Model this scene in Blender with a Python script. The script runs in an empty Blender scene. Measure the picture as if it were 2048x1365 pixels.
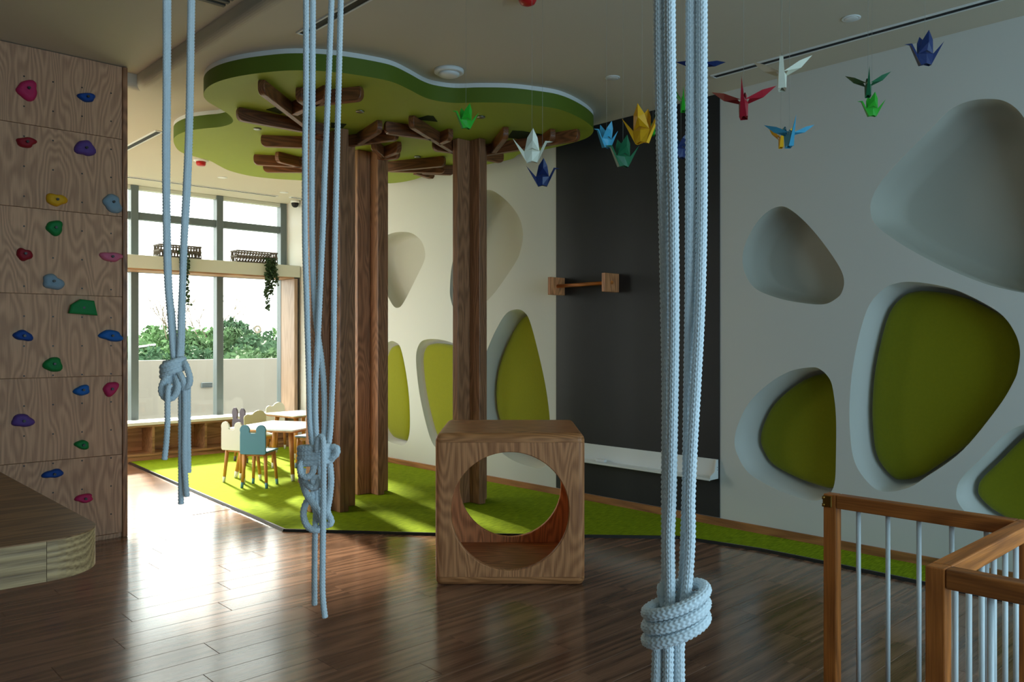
import bpy, bmesh, math, random
import numpy as np
from mathutils import Vector, Matrix

# ------------------------------------------------------------------ camera, sky, sun, exposure
F, CX, HZ, CH = 1620.0, 1024.0, 681.0, 1.45          # focal length and horizon in pixels of the 2048x1365 frame; eye height
TH = math.atan((CX + 490.0) / F)                      # the camera looks this far to the right of +Y
S, C = math.sin(TH), math.cos(TH)
scene = bpy.context.scene
col = scene.collection
cam_d = bpy.data.cameras.new('camera')
cam_d.sensor_width = 36.0
cam_d.lens = 36.0 * F / 2048.0
cam_d.shift_y = (HZ - 682.5) / 2048.0
cam_d.clip_start = 0.02
cam_d.clip_end = 400
cam = bpy.data.objects.new('camera', cam_d)
col.objects.link(cam)
cam.location = (0, 0, CH)
cam.rotation_euler = (math.pi / 2, 0, -TH)
scene.camera = cam

world = bpy.data.worlds.new('sky')
scene.world = world
world.use_nodes = True
bg = world.node_tree.nodes['Background']
bg.inputs['Color'].default_value = (0.95, 0.98, 1.0, 1)
bg.inputs['Strength'].default_value = 2.6

sun_d = bpy.data.lights.new('sun', 'SUN')
sun_d.energy = 9.5
sun_d.angle = math.radians(5)
sun_d.color = (1.0, 0.93, 0.8)
sun = bpy.data.objects.new('sun', sun_d)
col.objects.link(sun)
sun.rotation_euler = Vector((-0.20, -1.0, -0.54)).to_track_quat('-Z', 'Y').to_euler()

scene.view_settings.view_transform = 'Standard'
scene.view_settings.look = 'None'
scene.view_settings.gamma = 1
scene.view_settings.use_curve_mapping = False
scene.view_settings.exposure = 1.32

# room measures (metres)
XW = 5.45            # right wall face
H2, H1 = 3.36, 3.47  # low and raised ceiling
XB, YB = 2.12, 6.44  # edges of the raised ceiling field
YC = 6.32            # face of the climbing wall
XC = 2.01            # its free end
YF = 10.05           # front of the bench and beam under the window
YG = 10.50           # glass
XL, YN = -3.2, -2.6  # left wall, near wall
ZU, ZB = 3.215, 3.10 # canopy underside, branch lower edge

# ------------------------------------------------------------------ pixel to place
def at(x, y, d):
    l = (x - CX) / F * d
    return Vector((d * S + l * C, d * C - l * S, CH - (y - HZ) / F * d))
def on_z(x, y, z=0.0):
    d = (CH - z) * F / (y - HZ)
    return at(x, y, d)
def on_x(x, y, X=XW):
    r = (x - CX) / F
    return at(x, y, X / (S + r * C))
def on_y(x, y, Y):
    r = (x - CX) / F
    return at(x, y, Y / (C - r * S))

# ------------------------------------------------------------------ helpers
def srgb(r, g, b):
    f = lambda v: ((v / 255) / 12.92 if v / 255 <= 0.04045 else ((v / 255 + 0.055) / 1.055) ** 2.4)
    return (f(r), f(g), f(b), 1)

def tag(o, label=None, cat=None, group=None, kind=None):
    if label: o['label'] = label
    if cat: o['category'] = cat
    if group: o['group'] = group
    if kind: o['kind'] = kind
    return o

def empty(name, loc, rz=0.0):
    o = bpy.data.objects.new(name, None)
    o.empty_display_size = 0.05
    col.objects.link(o)
    o.location = loc
    o.rotation_euler = (0, 0, rz)
    return o

def obj(name, me, mat=None, parent=None, loc=(0, 0, 0), rot=(0, 0, 0), smooth=False):
    """link a mesh; loc is in the parent's space"""
    if isinstance(me, bmesh.types.BMesh):
        m = bpy.data.meshes.new(name)
        me.to_mesh(m); me.free(); me = m
    if mat is not None and len(me.materials) == 0:
        me.materials.append(mat)
    if smooth:
        me.polygons.foreach_set('use_smooth', [True] * len(me.polygons))
    o = bpy.data.objects.new(name, me)
    col.objects.link(o)
    o.location = loc
    o.rotation_euler = rot
    if parent: o.parent = parent
    return o

def struct(name, me, mat=None, **k):
    return tag(obj(name, me, mat, **k), kind='structure')

def add_box(bm, lo, hi, bevel=0.0, seg=2):
    lo, hi = Vector(lo), Vector(hi)
    r = bmesh.ops.create_cube(bm, size=1.0, matrix=Matrix.Translation((lo + hi) / 2) @ Matrix.Diagonal((hi - lo).to_4d()))
    if bevel > 0:
        es = list({e for v in r['verts'] for e in v.link_edges})
        bmesh.ops.bevel(bm, geom=es, offset=bevel, segments=seg, affect='EDGES', profile=0.5)
    return bm

def box(lo, hi, bevel=0.0, seg=2):
    return add_box(bmesh.new(), lo, hi, bevel, seg)

def add_cyl(bm, p0, p1, r0, r1=None, n=12, caps=True):
    p0, p1 = Vector(p0), Vector(p1)
    r1 = r0 if r1 is None else r1
    q = (p1 - p0).to_track_quat('Z', 'Y')
    rings = []
    for p, r in ((p0, r0), (p1, r1)):
        rings.append([bm.verts.new(p + q @ Vector((r * math.cos(2 * math.pi * i / n), r * math.sin(2 * math.pi * i / n), 0))) for i in range(n)])
    for i in range(n):
        f = bm.faces.new((rings[0][i], rings[0][(i + 1) % n], rings[1][(i + 1) % n], rings[1][i])); f.smooth = True
    if caps:
        bm.faces.new(rings[0][::-1]); bm.faces.new(rings[1])
    return bm
def cyl(*a, **k): return add_cyl(bmesh.new(), *a, **k)

def lathe(prof, n=24):
    bm = bmesh.new(); rings = []
    for r, z in prof:
        rings.append([bm.verts.new((r * math.cos(2 * math.pi * i / n), r * math.sin(2 * math.pi * i / n), z)) for i in range(n)])
    for a, b in zip(rings, rings[1:]):
        for i in range(n):
            f = bm.faces.new((a[i], a[(i + 1) % n], b[(i + 1) % n], b[i])); f.smooth = True
    bm.faces.new(rings[0][::-1]); bm.faces.new(rings[-1])
    bmesh.ops.recalc_face_normals(bm, faces=bm.faces)
    return bm

def prism(pts, a0, a1, axis='z', bevel=0.0, seg=2, bm=None):
    """2D outline extruded from a0 to a1 along an axis; the outline is (x,y), (y,z) for 'x' or (x,z) for 'y'"""
    bm = bm or bmesh.new()
    def P(u, v, a):
        return (u, v, a) if axis == 'z' else ((a, u, v) if axis == 'x' else (u, a, v))
    A = [bm.verts.new(P(u, v, a0)) for u, v in pts]
    B = [bm.verts.new(P(u, v, a1)) for u, v in pts]
    n = len(pts)
    fs = [bm.faces.new(A[::-1]), bm.faces.new(B)]
    for i in range(n):
        fs.append(bm.faces.new((A[i], A[(i + 1) % n], B[(i + 1) % n], B[i])))
    bmesh.ops.recalc_face_normals(bm, faces=fs)
    if bevel > 0:
        es = list({e for f in fs[:2] for e in f.edges})
        bmesh.ops.bevel(bm, geom=es, offset=bevel, segments=seg, affect='EDGES', profile=0.5)
    return bm

def catmull(pts, per=12, closed=False):
    P = np.array(pts, float)
    n = len(P)
    out = []
    rng = range(n) if closed else range(n - 1)
    for i in rng:
        if closed:
            p0, p1, p2, p3 = P[(i - 1) % n], P[i], P[(i + 1) % n], P[(i + 2) % n]
        else:
            p1, p2 = P[i], P[i + 1]
            p0 = P[i - 1] if i > 0 else 2 * p1 - p2
            p3 = P[i + 2] if i + 2 < n else 2 * p2 - p1
        t = (np.arange(per) / per)[:, None]
        out.append(0.5 * ((2 * p1) + (-p0 + p2) * t + (2 * p0 - 5 * p1 + 4 * p2 - p3) * t ** 2 + (-p0 + 3 * p1 - 3 * p2 + p3) * t ** 3))
    if not closed: out.append(P[-1:])
    return np.concatenate(out)

def resample(path, step):
    d = np.linalg.norm(np.diff(path, axis=0), axis=1)
    s = np.concatenate([[0], np.cumsum(d)])
    n = max(3, int(s[-1] / step) + 1)
    t = np.linspace(0, s[-1], n)
    return np.stack([np.interp(t, s, path[:, k]) for k in range(3)], 1), t

def np_mesh(name, V, Q, smooth=True):
    me = bpy.data.meshes.new(name)
    V = np.asarray(V, np.float32); Q = np.asarray(Q, np.int32)
    k = Q.shape[1]
    me.vertices.add(len(V)); me.vertices.foreach_set('co', V.ravel())
    me.loops.add(Q.size); me.loops.foreach_set('vertex_index', Q.ravel())
    me.polygons.add(len(Q)); me.polygons.foreach_set('loop_start', np.arange(0, Q.size, k, dtype=np.int32))
    me.update(calc_edges=True)
    if smooth: me.polygons.foreach_set('use_smooth', np.ones(len(Q), bool))
    me.validate()
    return me

def tube(name, path, r, sides=12, step=0.01, braid=None, taper=None):
    """tube along a path; braid = (columns, pitch, depth) presses a chevron weave into the surface"""
    P, t = resample(np.asarray(path, float), step)
    T = np.gradient(P, axis=0); T /= np.linalg.norm(T, axis=1)[:, None]
    up = np.array([0, 0, 1.0]) if abs(T[0][2]) < 0.9 else np.array([1.0, 0, 0])
    N = np.zeros_like(P)
    n0 = np.cross(T[0], up); n0 /= np.linalg.norm(n0)
    for i in range(len(P)):
        n0 = n0 - T[i] * n0.dot(T[i]); n0 /= np.linalg.norm(n0); N[i] = n0
    B = np.cross(T, N)
    th = np.arange(sides) / sides * 2 * np.pi
    R = np.full((len(P), sides), r)
    if taper is not None: R = R * np.interp(t, [0, t[-1]], taper)[:, None]
    if braid:
        nc, pitch, dep = braid
        x = th / (2 * np.pi) * nc
        c = np.floor(x).astype(int); u = (x - c) * 2 - 1
        sg = np.where(c % 2 == 0, 1.0, -1.0)
        ph = t[:, None] / pitch + (sg * u * 0.30)[None, :]
        R = R + dep * (0.55 * np.cos(2 * np.pi * ph) - 0.9 * (np.abs(u) ** 2.2)[None, :])
    V = P[:, None, :] + R[:, :, None] * (np.cos(th)[None, :, None] * N[:, None, :] + np.sin(th)[None, :, None] * B[:, None, :])
    n = len(P); V = V.reshape(-1, 3)
    i = np.arange(n - 1)[:, None] * sides; j = np.arange(sides)[None, :]; j2 = (j + 1) % sides
    Q = np.stack([i + j, i + j2, i + sides + j2, i + sides + j], -1).reshape(-1, 4)
    V = np.concatenate([V, P[:1], P[-1:]]); a, b = len(V) - 2, len(V) - 1
    jj = np.arange(0, sides, 2)
    capA = np.stack([np.full(len(jj), a), (jj + 2) % sides, (jj + 1) % sides, jj], -1)
    o = (n - 1) * sides
    capB = np.stack([np.full(len(jj), b), o + jj, o + (jj + 1) % sides, o + (jj + 2) % sides], -1)
    return np_mesh(name, V, np.concatenate([Q, capA, capB]))

# ------------------------------------------------------------------ materials
def mat(name, color, rough=0.6, spec=0.4, metal=0.0, noise=0.0, nscale=20, bump=0.0, bscale=200, sheen=0.0, coat=0.0):
    m = bpy.data.materials.new(name); m.use_nodes = True
    nt = m.node_tree; b = nt.nodes['Principled BSDF']
    b.inputs['Base Color'].default_value = color
    b.inputs['Roughness'].default_value = rough
    b.inputs['Specular IOR Level'].default_value = spec
    b.inputs['Metallic'].default_value = metal
    b.inputs['Sheen Weight'].default_value = sheen
    b.inputs['Coat Weight'].default_value = coat
    tc = nt.nodes.new('ShaderNodeTexCoord')
    if noise > 0:
        n = nt.nodes.new('ShaderNodeTexNoise'); n.inputs['Scale'].default_value = nscale; n.inputs['Detail'].default_value = 4
        nt.links.new(tc.outputs['Object'], n.inputs['Vector'])
        r = nt.nodes.new('ShaderNodeMapRange'); r.inputs['To Min'].default_value = 1 - noise; r.inputs['To Max'].default_value = 1 + noise
        nt.links.new(n.outputs['Fac'], r.inputs['Value'])
        x = nt.nodes.new('ShaderNodeMix'); x.data_type = 'RGBA'; x.blend_type = 'MULTIPLY'; x.inputs[0].default_value = 1
        x.inputs[6].default_value = color
        nt.links.new(r.outputs['Result'], x.inputs[7]); nt.links.new(x.outputs[2], b.inputs['Base Color'])
    if bump > 0:
        n = nt.nodes.new('ShaderNodeTexNoise'); n.inputs['Scale'].default_value = bscale; n.inputs['Detail'].default_value = 3
        nt.links.new(tc.outputs['Object'], n.inputs['Vector'])
        q = nt.nodes.new('ShaderNodeBump'); q.inputs['Strength'].default_value = bump; q.inputs['Distance'].default_value = 0.004
        nt.links.new(n.outputs['Fac'], q.inputs['Height']); nt.links.new(q.outputs['Normal'], b.inputs['Normal'])
    return m

def wood(name, light, dark, axis='Z', rough=0.42, scale=1.0, rings=26.0, spec=0.4, vary=0.25, bump=0.25, flow=0.16, contrast=1.0):
    m = bpy.data.materials.new(name); m.use_nodes = True
    nt = m.node_tree; N = nt.nodes; L = nt.links; b = N['Principled BSDF']
    tc = N.new('ShaderNodeTexCoord'); oi = N.new('ShaderNodeObjectInfo')
    mul = N.new('ShaderNodeMath'); mul.operation = 'MULTIPLY'; mul.inputs[1].default_value = 37.0
    L.new(oi.outputs['Random'], mul.inputs[0])
    add = N.new('ShaderNodeVectorMath'); add.operation = 'ADD'
    L.new(tc.outputs['Object'], add.inputs[0]); L.new(mul.outputs[0], add.inputs[1])
    def mapping(k):
        mp = N.new('ShaderNodeMapping'); s = [1, 1, 1]; s['XYZ'.index(axis)] = k
        mp.inputs['Scale'].default_value = [v * scale for v in s]
        L.new(add.outputs[0], mp.inputs['Vector']); return mp
    m1 = mapping(flow); m2 = mapping(0.03)
    n1 = N.new('ShaderNodeTexNoise'); n1.inputs['Scale'].default_value = 4.0; n1.inputs['Detail'].default_value = 2.0; n1.inputs['Roughness'].default_value = 0.45
    L.new(m1.outputs[0], n1.inputs['Vector'])
    k = N.new('ShaderNodeMath'); k.operation = 'MULTIPLY'; k.inputs[1].default_value = rings * 6.283
    L.new(n1.outputs['Fac'], k.inputs[0])
    sn = N.new('ShaderNodeMath'); sn.operation = 'SINE'; L.new(k.outputs[0], sn.inputs[0])
    n2 = N.new('ShaderNodeTexNoise'); n2.inputs['Scale'].default_value = 190.0; n2.inputs['Detail'].default_value = 3.0
    L.new(m2.outputs[0], n2.inputs['Vector'])
    mr = N.new('ShaderNodeMapRange'); mr.inputs['From Min'].default_value = -1; mr.inputs['From Max'].default_value = 1
    mr.inputs['To Min'].default_value = 0; mr.inputs['To Max'].default_value = 0.5 * contrast
    L.new(sn.outputs[0], mr.inputs['Value'])
    ad = N.new('ShaderNodeMath'); ad.operation = 'ADD'; L.new(mr.outputs['Result'], ad.inputs[0])
    mr2 = N.new('ShaderNodeMapRange'); mr2.inputs['From Min'].default_value = 0.3; mr2.inputs['From Max'].default_value = 0.75
    mr2.inputs['To Min'].default_value = 0; mr2.inputs['To Max'].default_value = 0.5
    L.new(n2.outputs['Fac'], mr2.inputs['Value']); L.new(mr2.outputs['Result'], ad.inputs[1])
    cr = N.new('ShaderNodeValToRGB')
    cr.color_ramp.elements[0].color = light; cr.color_ramp.elements[0].position = 0.15
    cr.color_ramp.elements[1].color = dark; cr.color_ramp.elements[1].position = 0.95
    L.new(ad.outputs[0], cr.inputs['Fac'])
    vr = N.new('ShaderNodeMapRange'); vr.inputs['To Min'].default_value = 1 - vary; vr.inputs['To Max'].default_value = 1 + vary
    L.new(oi.outputs['Random'], vr.inputs['Value'])
    x = N.new('ShaderNodeMix'); x.data_type = 'RGBA'; x.blend_type = 'MULTIPLY'; x.inputs[0].default_value = 1
    L.new(cr.outputs['Color'], x.inputs[6]); L.new(vr.outputs['Result'], x.inputs[7])
    L.new(x.outputs[2], b.inputs['Base Color'])
    b.inputs['Roughness'].default_value = rough; b.inputs['Specular IOR Level'].default_value = spec
    q = N.new('ShaderNodeBump'); q.inputs['Strength'].default_value = bump; q.inputs['Distance'].default_value = 0.002; q.invert = True
    L.new(ad.outputs[0], q.inputs['Height']); L.new(q.outputs['Normal'], b.inputs['Normal'])
    return m

M = {}
M['wall'] = mat('wall_paint', srgb(212, 211, 204), 0.75, 0.25, bump=0.05, bscale=400)
M['ceil'] = mat('ceiling_paint', srgb(206, 198, 180), 0.8, 0.2, bump=0.03, bscale=300)
M['bowl'] = mat('recess_tone', srgb(190, 188, 176), 0.8, 0.2)  # a little darker than the wall
M['white'] = mat('white_lacquer', srgb(228, 230, 228), 0.35, 0.4)
M['cushion'] = mat('green_felt', srgb(136, 136, 20), 0.9, 0.1, noise=0.08, nscale=60, bump=0.25, bscale=900, sheen=0.2)
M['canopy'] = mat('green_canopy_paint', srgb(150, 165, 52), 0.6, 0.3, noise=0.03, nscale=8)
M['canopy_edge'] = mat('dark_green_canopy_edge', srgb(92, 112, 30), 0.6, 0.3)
M['canopy_dark'] = mat('dark_green_shade', srgb(34, 46, 12), 0.8, 0.2)  # shade of the canopy openings, put into the colour
M['chalk'] = mat('black_chalkboard', srgb(38, 38, 41), 0.5, 0.35, noise=0.25, nscale=3)
M['oak'] = wood('oak_upright', srgb(236, 162, 108), srgb(172, 108, 68), 'Z')
M['oak_x'] = wood('oak_lengthwise', srgb(236, 160, 102), srgb(166, 102, 58), 'X')
M['oak_dark'] = wood('trunk_oak_upright', srgb(178, 126, 90), srgb(120, 82, 56), 'Z', vary=0.12)
M['branch'] = wood('branch_oak', srgb(142, 88, 54), srgb(86, 52, 32), 'X', vary=0.15)
M['ply'] = wood('climbing_ply', srgb(218, 170, 134), srgb(174, 130, 100), 'Z', rough=0.6, rings=22, vary=0.12, bump=0.1, flow=0.22)
M['rail_z'] = wood('railing_wood_upright', srgb(204, 120, 54), srgb(142, 78, 32), 'Z', rings=14)
M['rail_x'] = wood('railing_wood_lengthwise', srgb(204, 120, 54), srgb(142, 78, 32), 'X', rings=14)
M['rail_y'] = wood('railing_wood_depthwise', srgb(204, 120, 54), srgb(142, 78, 32), 'Y', rings=14)
M['skirt'] = wood('baseboard_wood', srgb(168, 112, 66), srgb(120, 76, 44), 'Y', rings=8)
M['shelfwood_x'] = wood('bench_wood', srgb(168, 128, 92), srgb(118, 84, 56), 'X', rings=10)
M['shelfwood_z'] = wood('jamb_wood', srgb(168, 142, 120), srgb(148, 122, 100), 'Z', rings=10, vary=0.05)
M['legwood'] = wood('beech_leg', srgb(196, 136, 74), srgb(160, 104, 54), 'Z', rings=6, vary=0.1)
M['plank'] = wood('vinyl_plank', srgb(156, 114, 90), srgb(90, 63, 50), 'X', rough=0.17, rings=9, vary=0.10, bump=0.03, flow=0.07, spec=1.0)
M['slab_x'] = wood('counter_wood', srgb(160, 114, 74), srgb(104, 70, 44), 'X', rings=18, vary=0.02, rough=0.5)
M['slab_edge'] = wood('counter_edge_wood', srgb(196, 160, 112), srgb(122, 92, 60), 'X', rings=24, vary=0.06, flow=0.1)
M['rope'] = mat('braided_white_rope', srgb(228, 236, 240), 0.6, 0.3, noise=0.05, nscale=60)
M['alu'] = mat('grey_window_frame', srgb(92, 104, 106), 0.4, 0.5)
M['steel'] = mat('brushed_steel', srgb(150, 152, 150), 0.3, 0.5, metal=1.0)
M['darkmetal'] = mat('dark_metal_trim', srgb(70, 72, 76), 0.25, 0.6, metal=0.8)
M['brass'] = mat('old_brass', srgb(150, 112, 52), 0.35, 0.5, metal=1.0)
M['black'] = mat('black_slot', srgb(22, 22, 24), 0.6, 0.3)
M['red'] = mat('red_plastic', srgb(190, 28, 30), 0.35, 0.5)
M['cream'] = mat('cream_beam', srgb(200, 204, 190), 0.6, 0.3)
M['basket'] = mat('dark_wire_basket', srgb(92, 84, 74), 0.6, 0.3)
M['leaf'] = mat('trailing_leaf', srgb(60, 84, 52), 0.6, 0.3, noise=0.3, nscale=30)
M['concrete'] = mat('pale_parapet', srgb(122, 118, 110), 0.85, 0.1, noise=0.12, nscale=1.5)
M['terrace'] = mat('terrace_paving', srgb(140, 138, 130), 0.8, 0.1, noise=0.1, nscale=2)
M['thread'] = mat('clear_thread', srgb(150, 150, 140), 0.4, 0.4)
M['bolt'] = mat('bolt_hole_metal', srgb(60, 56, 52), 0.4, 0.5, metal=0.6)

def glass_mat(name='window_glass', tint=(0.92, 0.94, 0.90, 1)):
    m = bpy.data.materials.new(name); m.use_nodes = True
    nt = m.node_tree; nt.nodes.remove(nt.nodes['Principled BSDF'])
    out = nt.nodes['Material Output']
    t = nt.nodes.new('ShaderNodeBsdfTransparent'); t.inputs['Color'].default_value = tint
    g = nt.nodes.new('ShaderNodeBsdfGlossy'); g.inputs['Roughness'].default_value = 0.02
    f = nt.nodes.new('ShaderNodeFresnel'); f.inputs['IOR'].default_value = 1.35
    x = nt.nodes.new('ShaderNodeMixShader')
    geo = nt.nodes.new('ShaderNodeNewGeometry')
    k = nt.nodes.new('ShaderNodeMath'); k.operation = 'SUBTRACT'; k.inputs[0].default_value = 1.0
    nt.links.new(geo.outputs['Backfacing'], k.inputs[1])
    m2 = nt.nodes.new('ShaderNodeMath'); m2.operation = 'MULTIPLY'
    nt.links.new(f.outputs[0], m2.inputs[0]); nt.links.new(k.outputs[0], m2.inputs[1])
    nt.links.new(m2.outputs[0], x.inputs[0]); nt.links.new(t.outputs[0], x.inputs[1]); nt.links.new(g.outputs[0], x.inputs[2])
    nt.links.new(x.outputs[0], out.inputs['Surface'])
    return m
M['glass'] = glass_mat()
M['glass_blue'] = glass_mat('blue_tinted_glass', (0.59, 0.73, 0.81, 1))

def carpet_mat():
    m = mat('green_carpet_pile', srgb(134, 148, 34), 0.95, 0.05)
    nt = m.node_tree; N = nt.nodes; L = nt.links; b = N['Principled BSDF']
    tc = N.new('ShaderNodeTexCoord')
    mp = N.new('ShaderNodeMapping'); mp.inputs['Scale'].default_value = (12, 160, 1); mp.inputs['Rotation'].default_value = (0, 0, 0.0)
    L.new(tc.outputs['Object'], mp.inputs['Vector'])
    n = N.new('ShaderNodeTexNoise'); n.inputs['Scale'].default_value = 1.0; n.inputs['Detail'].default_value = 5
    L.new(mp.outputs[0], n.inputs['Vector'])
    cr = N.new('ShaderNodeValToRGB')
    cr.color_ramp.elements[0].position = 0.3; cr.color_ramp.elements[0].color = srgb(98, 120, 14)
    cr.color_ramp.elements[1].position = 0.7; cr.color_ramp.elements[1].color = srgb(162, 182, 34)
    L.new(n.outputs['Fac'], cr.inputs['Fac']); L.new(cr.outputs['Color'], b.inputs['Base Color'])
    q = N.new('ShaderNodeBump'); q.inputs['Strength'].default_value = 0.6; q.inputs['Distance'].default_value = 0.006
    L.new(n.outputs['Fac'], q.inputs['Height']); L.new(q.outputs['Normal'], b.inputs['Normal'])
    return m
M['carpet'] = carpet_mat()

# ------------------------------------------------------------------ daylight openings: portals guide the sky's light
def portal(loc, sx, sz, facing):
    d = bpy.data.lights.new('window_portal', 'AREA'); d.shape = 'RECTANGLE'; d.size = sx; d.size_y = sz
    d.cycles.is_portal = True
    o = bpy.data.objects.new('window_portal', d); col.objects.link(o); o.location = loc
    o.rotation_euler = Vector(facing).to_track_quat('-Z', 'Z').to_euler()
portal((3.1, YG + 0.12, 1.9), 4.7, 2.9, (0, -1, 0))
XS, SY0, SY1, SZ0, SZ1 = 0.55, 6.75, 10.2, 0.45, 3.2  # side window behind the climbing wall
portal((XS - 0.12, (SY0 + SY1) / 2, (SZ0 + SZ1) / 2), SY1 - SY0, SZ1 - SZ0, (1, 0, 0))
NWX0, NWX1, NWZ0, NWZ1 = 0.0, 4.9, 0.4, 3.1       # window in the near wall, behind the camera
portal(((NWX0 + NWX1) / 2, YN - 0.02, (NWZ0 + NWZ1) / 2), NWX1 - NWX0, NWZ1 - NWZ0, (0, 1, 0))

# ------------------------------------------------------------------ FLOOR
floor = struct('floor', prism([(XL - 0.2, YN - 0.2), (XW + 0.5, YN - 0.2), (XW + 0.5, YG + 0.1), (XS - 0.2, YG + 0.1), (XS - 0.2, YC + 0.118), (XL - 0.2, YC + 0.118)], -0.2, -0.002), M['plank'])
pl = bpy.data.meshes.new('plank')
b = box((0, 0, -0.006), (1.2185, 0.1785, 0.0), 0.0012, 1); b.to_mesh(pl); b.free(); pl.materials.append(M['plank'])
hl = bpy.data.meshes.new('plank_half')
b = box((0, 0, -0.006), (0.6085, 0.1785, 0.0), 0.0012, 1); b.to_mesh(hl); b.free(); hl.materials.append(M['plank'])
random.seed(4)
row = 0; y = 0.42; nplank = 0
while y < 10.0:
    x0 = 0.35 - [0, 0.61, 0.3, 0.92, 0.15, 0.77][row % 6]
    for k in range(6):
        x = x0 + k * 1.22
        r, dpt = x + 0.6 - 0, 0
        # only where the planks can be seen: not under the carpet, not past the climbing wall
        inside = x > -0.4 and x < 5.0 and (y < 6.2 or 1.4 < x) and not (x > 3.05 and y > 5.6) and not (x + y > 8.75)
        if inside and nplank < 300:
            o = obj('plank', pl, None, floor, (x, y, 0)); nplank += 1
    y += 0.18; row += 1

# ------------------------------------------------------------------ CARPET
cp = [on_z(275, 934), on_z(570, 1063), on_z(870, 1071), on_z(1170, 1075)]
cp = [(p.x, p.y) for p in cp]
end = on_z(1380, 1080)
poly = [(cp[0][0] + 0.02, YF - 0.02), cp[0], cp[1], cp[2], cp[3], (end.x - 0.03, end.y + 0.08), (5.02, 3.12), (5.06, 2.9), (5.07, 2.6), (5.07, YN + 0.05), (XW - 0.02, YN + 0.05), (XW - 0.02, YF - 0.02)]
carpet = empty('carpet', (4.2, 6.0, 0.0))
tag(carpet, 'lime green carpet with a slim metal edge covering the far play corner', 'carpet')
rel = [(x - 4.2, y - 6.0) for x, y in poly]
obj('carpet_pile', prism(rel, 0.0005, 0.018), M['carpet'], carpet)
for i in range(1, 9):
    a, b2 = Vector(rel[i]), Vector(rel[i + 1]); 
    if (b2 - a).length < 0.02: continue
    v = (b2 - a); L_ = v.length; rz = math.atan2(v.y, v.x)
    obj('edge_trim', prism([(0.004, 0.0005), (0.004, 0.0185), (-0.010, 0.0185), (-0.022, 0.0005)], 0, L_, 'x'),
        M['darkmetal'], carpet, (a.x, a.y, 0), (0, 0, rz))
v = Vector(rel[0]) - Vector(rel[1])
obj('edge_trim', prism([(0.004, 0.0005), (0.004, 0.0185), (-0.010, 0.0185), (-0.022, 0.0005)], 0, v.length, 'x'), M['darkmetal'], carpet, (rel[0][0], rel[0][1], 0), (0, 0, math.atan2(-v.y, -v.x)))

# ------------------------------------------------------------------ RIGHT WALL with sunk pebble shapes
def outl(pts):
    """pixel outline -> smooth (y, z) outline on the right wall"""
    q = [on_x(x, y) for x, y in pts]
    return [(p[0], p[1]) for p in catmull([(v.y, v.z) for v in q], 6, True)]
REC = {
 'U1': ([(806,464),(826,468),(843,483),(850,505),(848,523),(835,551),(808,604),(796,616),(785,610),(771,582),(757,545),(750,515),(757,485),(780,468)], 0.22, False),
 'U2': ([(975,380),(993,386),(1019,408),(1039,437),(1046,470),(1041,501),(1030,527),(989,586),(960,614),(935,630),(913,629),(901,597),(900,571),(903,536),(910,505),(922,465),(940,420),(956,392)], 0.30, False),
 'L1': ([(781,683),(791,685),(801,696),(811,740),(818,794),(820,848),(817,876),(809,890),(797,890),(775,881),(762,850),(758,780),(762,720),(770,692)], 0.13, True),
 'L2': ([(855,679),(882,680),(909,688),(935,705),(948,740),(945,790),(930,840),(908,880),(888,897),(869,893),(855,859),(839,788),(832,718),(839,688)], 0.14, True),
 'L3': ([(1034,619),(1050,626),(1061,647),(1077,707),(1091,772),(1099,832),(1101,885),(1098,918),(1090,933),(1080,937),(1061,934),(1029,923),(1003,905),(975,870),(962,830),(958,790),(962,745),(972,707),(990,664),(1012,628)], 0.26, True),
 'R1': ([(1561,413),(1580,419),(1609,443),(1643,482),(1677,531),(1688,560),(1684,584),(1672,598),(1648,609),(1609,607),(1561,598),(1513,579),(1491,550),(1485,516),(1493,482),(1513,446),(1537,422)], 0.27, False),
 'R2': ([(1985,198),(2015,205),(2040,225),(2060,260),(2080,320),(2105,400),(2122,480),(2118,540),(2095,575),(2060,586),(2030,583),(1970,568),(1900,540),(1830,505),(1775,470),(1748,445),(1741,420),(1745,395),(1765,360),(1810,310),(1860,260),(1900,220),(1940,202)], 0.33, False),
 'R3': ([(1624,735),(1643,741),(1660,760),(1667,787),(1672,835),(1672,908),(1670,961),(1662,985),(1648,998),(1624,1002),(1595,995),(1546,976),(1498,947),(1476,913),(1469,884),(1476,850),(1498,806),(1537,768),(1580,743)], 0.36, True),
 'R4': ([(1822,564),(1866,569),(1914,581),(1967,606),(2006,632),(2030,666),(2040,700),(2037,734),(2028,763),(1996,816),(1924,903),(1851,956),(1817,976),(1779,984),(1750,978),(1721,947),(1706,913),(1700,864),(1699,811),(1705,739),(1721,661),(1740,608),(1769,577),(1793,567)], 0.31, True),
 'R5': ([(2048,850),(2011,869),(1962,918),(1924,956),(1913,981),(1917,1007),(1945,1038),(1990,1066),(2048,1092),(2120,1108),(2190,1085),(2215,1020),(2200,930),(2160,870),(2100,842)], 0.30, True),
}
bm = bmesh.new()
def loop(pts, X):
    vs = [bm.verts.new((X, y, z)) for y, z in pts]
    return [bm.edges.new((vs[i], vs[(i + 1) % len(vs)])) for i in range(len(vs))]
es = loop([(YN - 0.2, 0), (YG + 0.1, 0), (YG + 0.1, H1 + 0.1), (YN - 0.2, H1 + 0.1)], XW)
OUT = {k: outl(v[0]) for k, v in REC.items()}
for k, o in OUT.items():
    es += loop(o, XW)
bmesh.ops.triangle_fill(bm, use_beauty=True, edges=es, normal=(-1, 0, 0))
bmesh.ops.recalc_face_normals(bm, faces=bm.faces)
if bm.faces[0].normal.x > 0: bmesh.ops.reverse_faces(bm, faces=bm.faces)
wall_right = struct('wall_right', bm, M['wall'])

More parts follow.
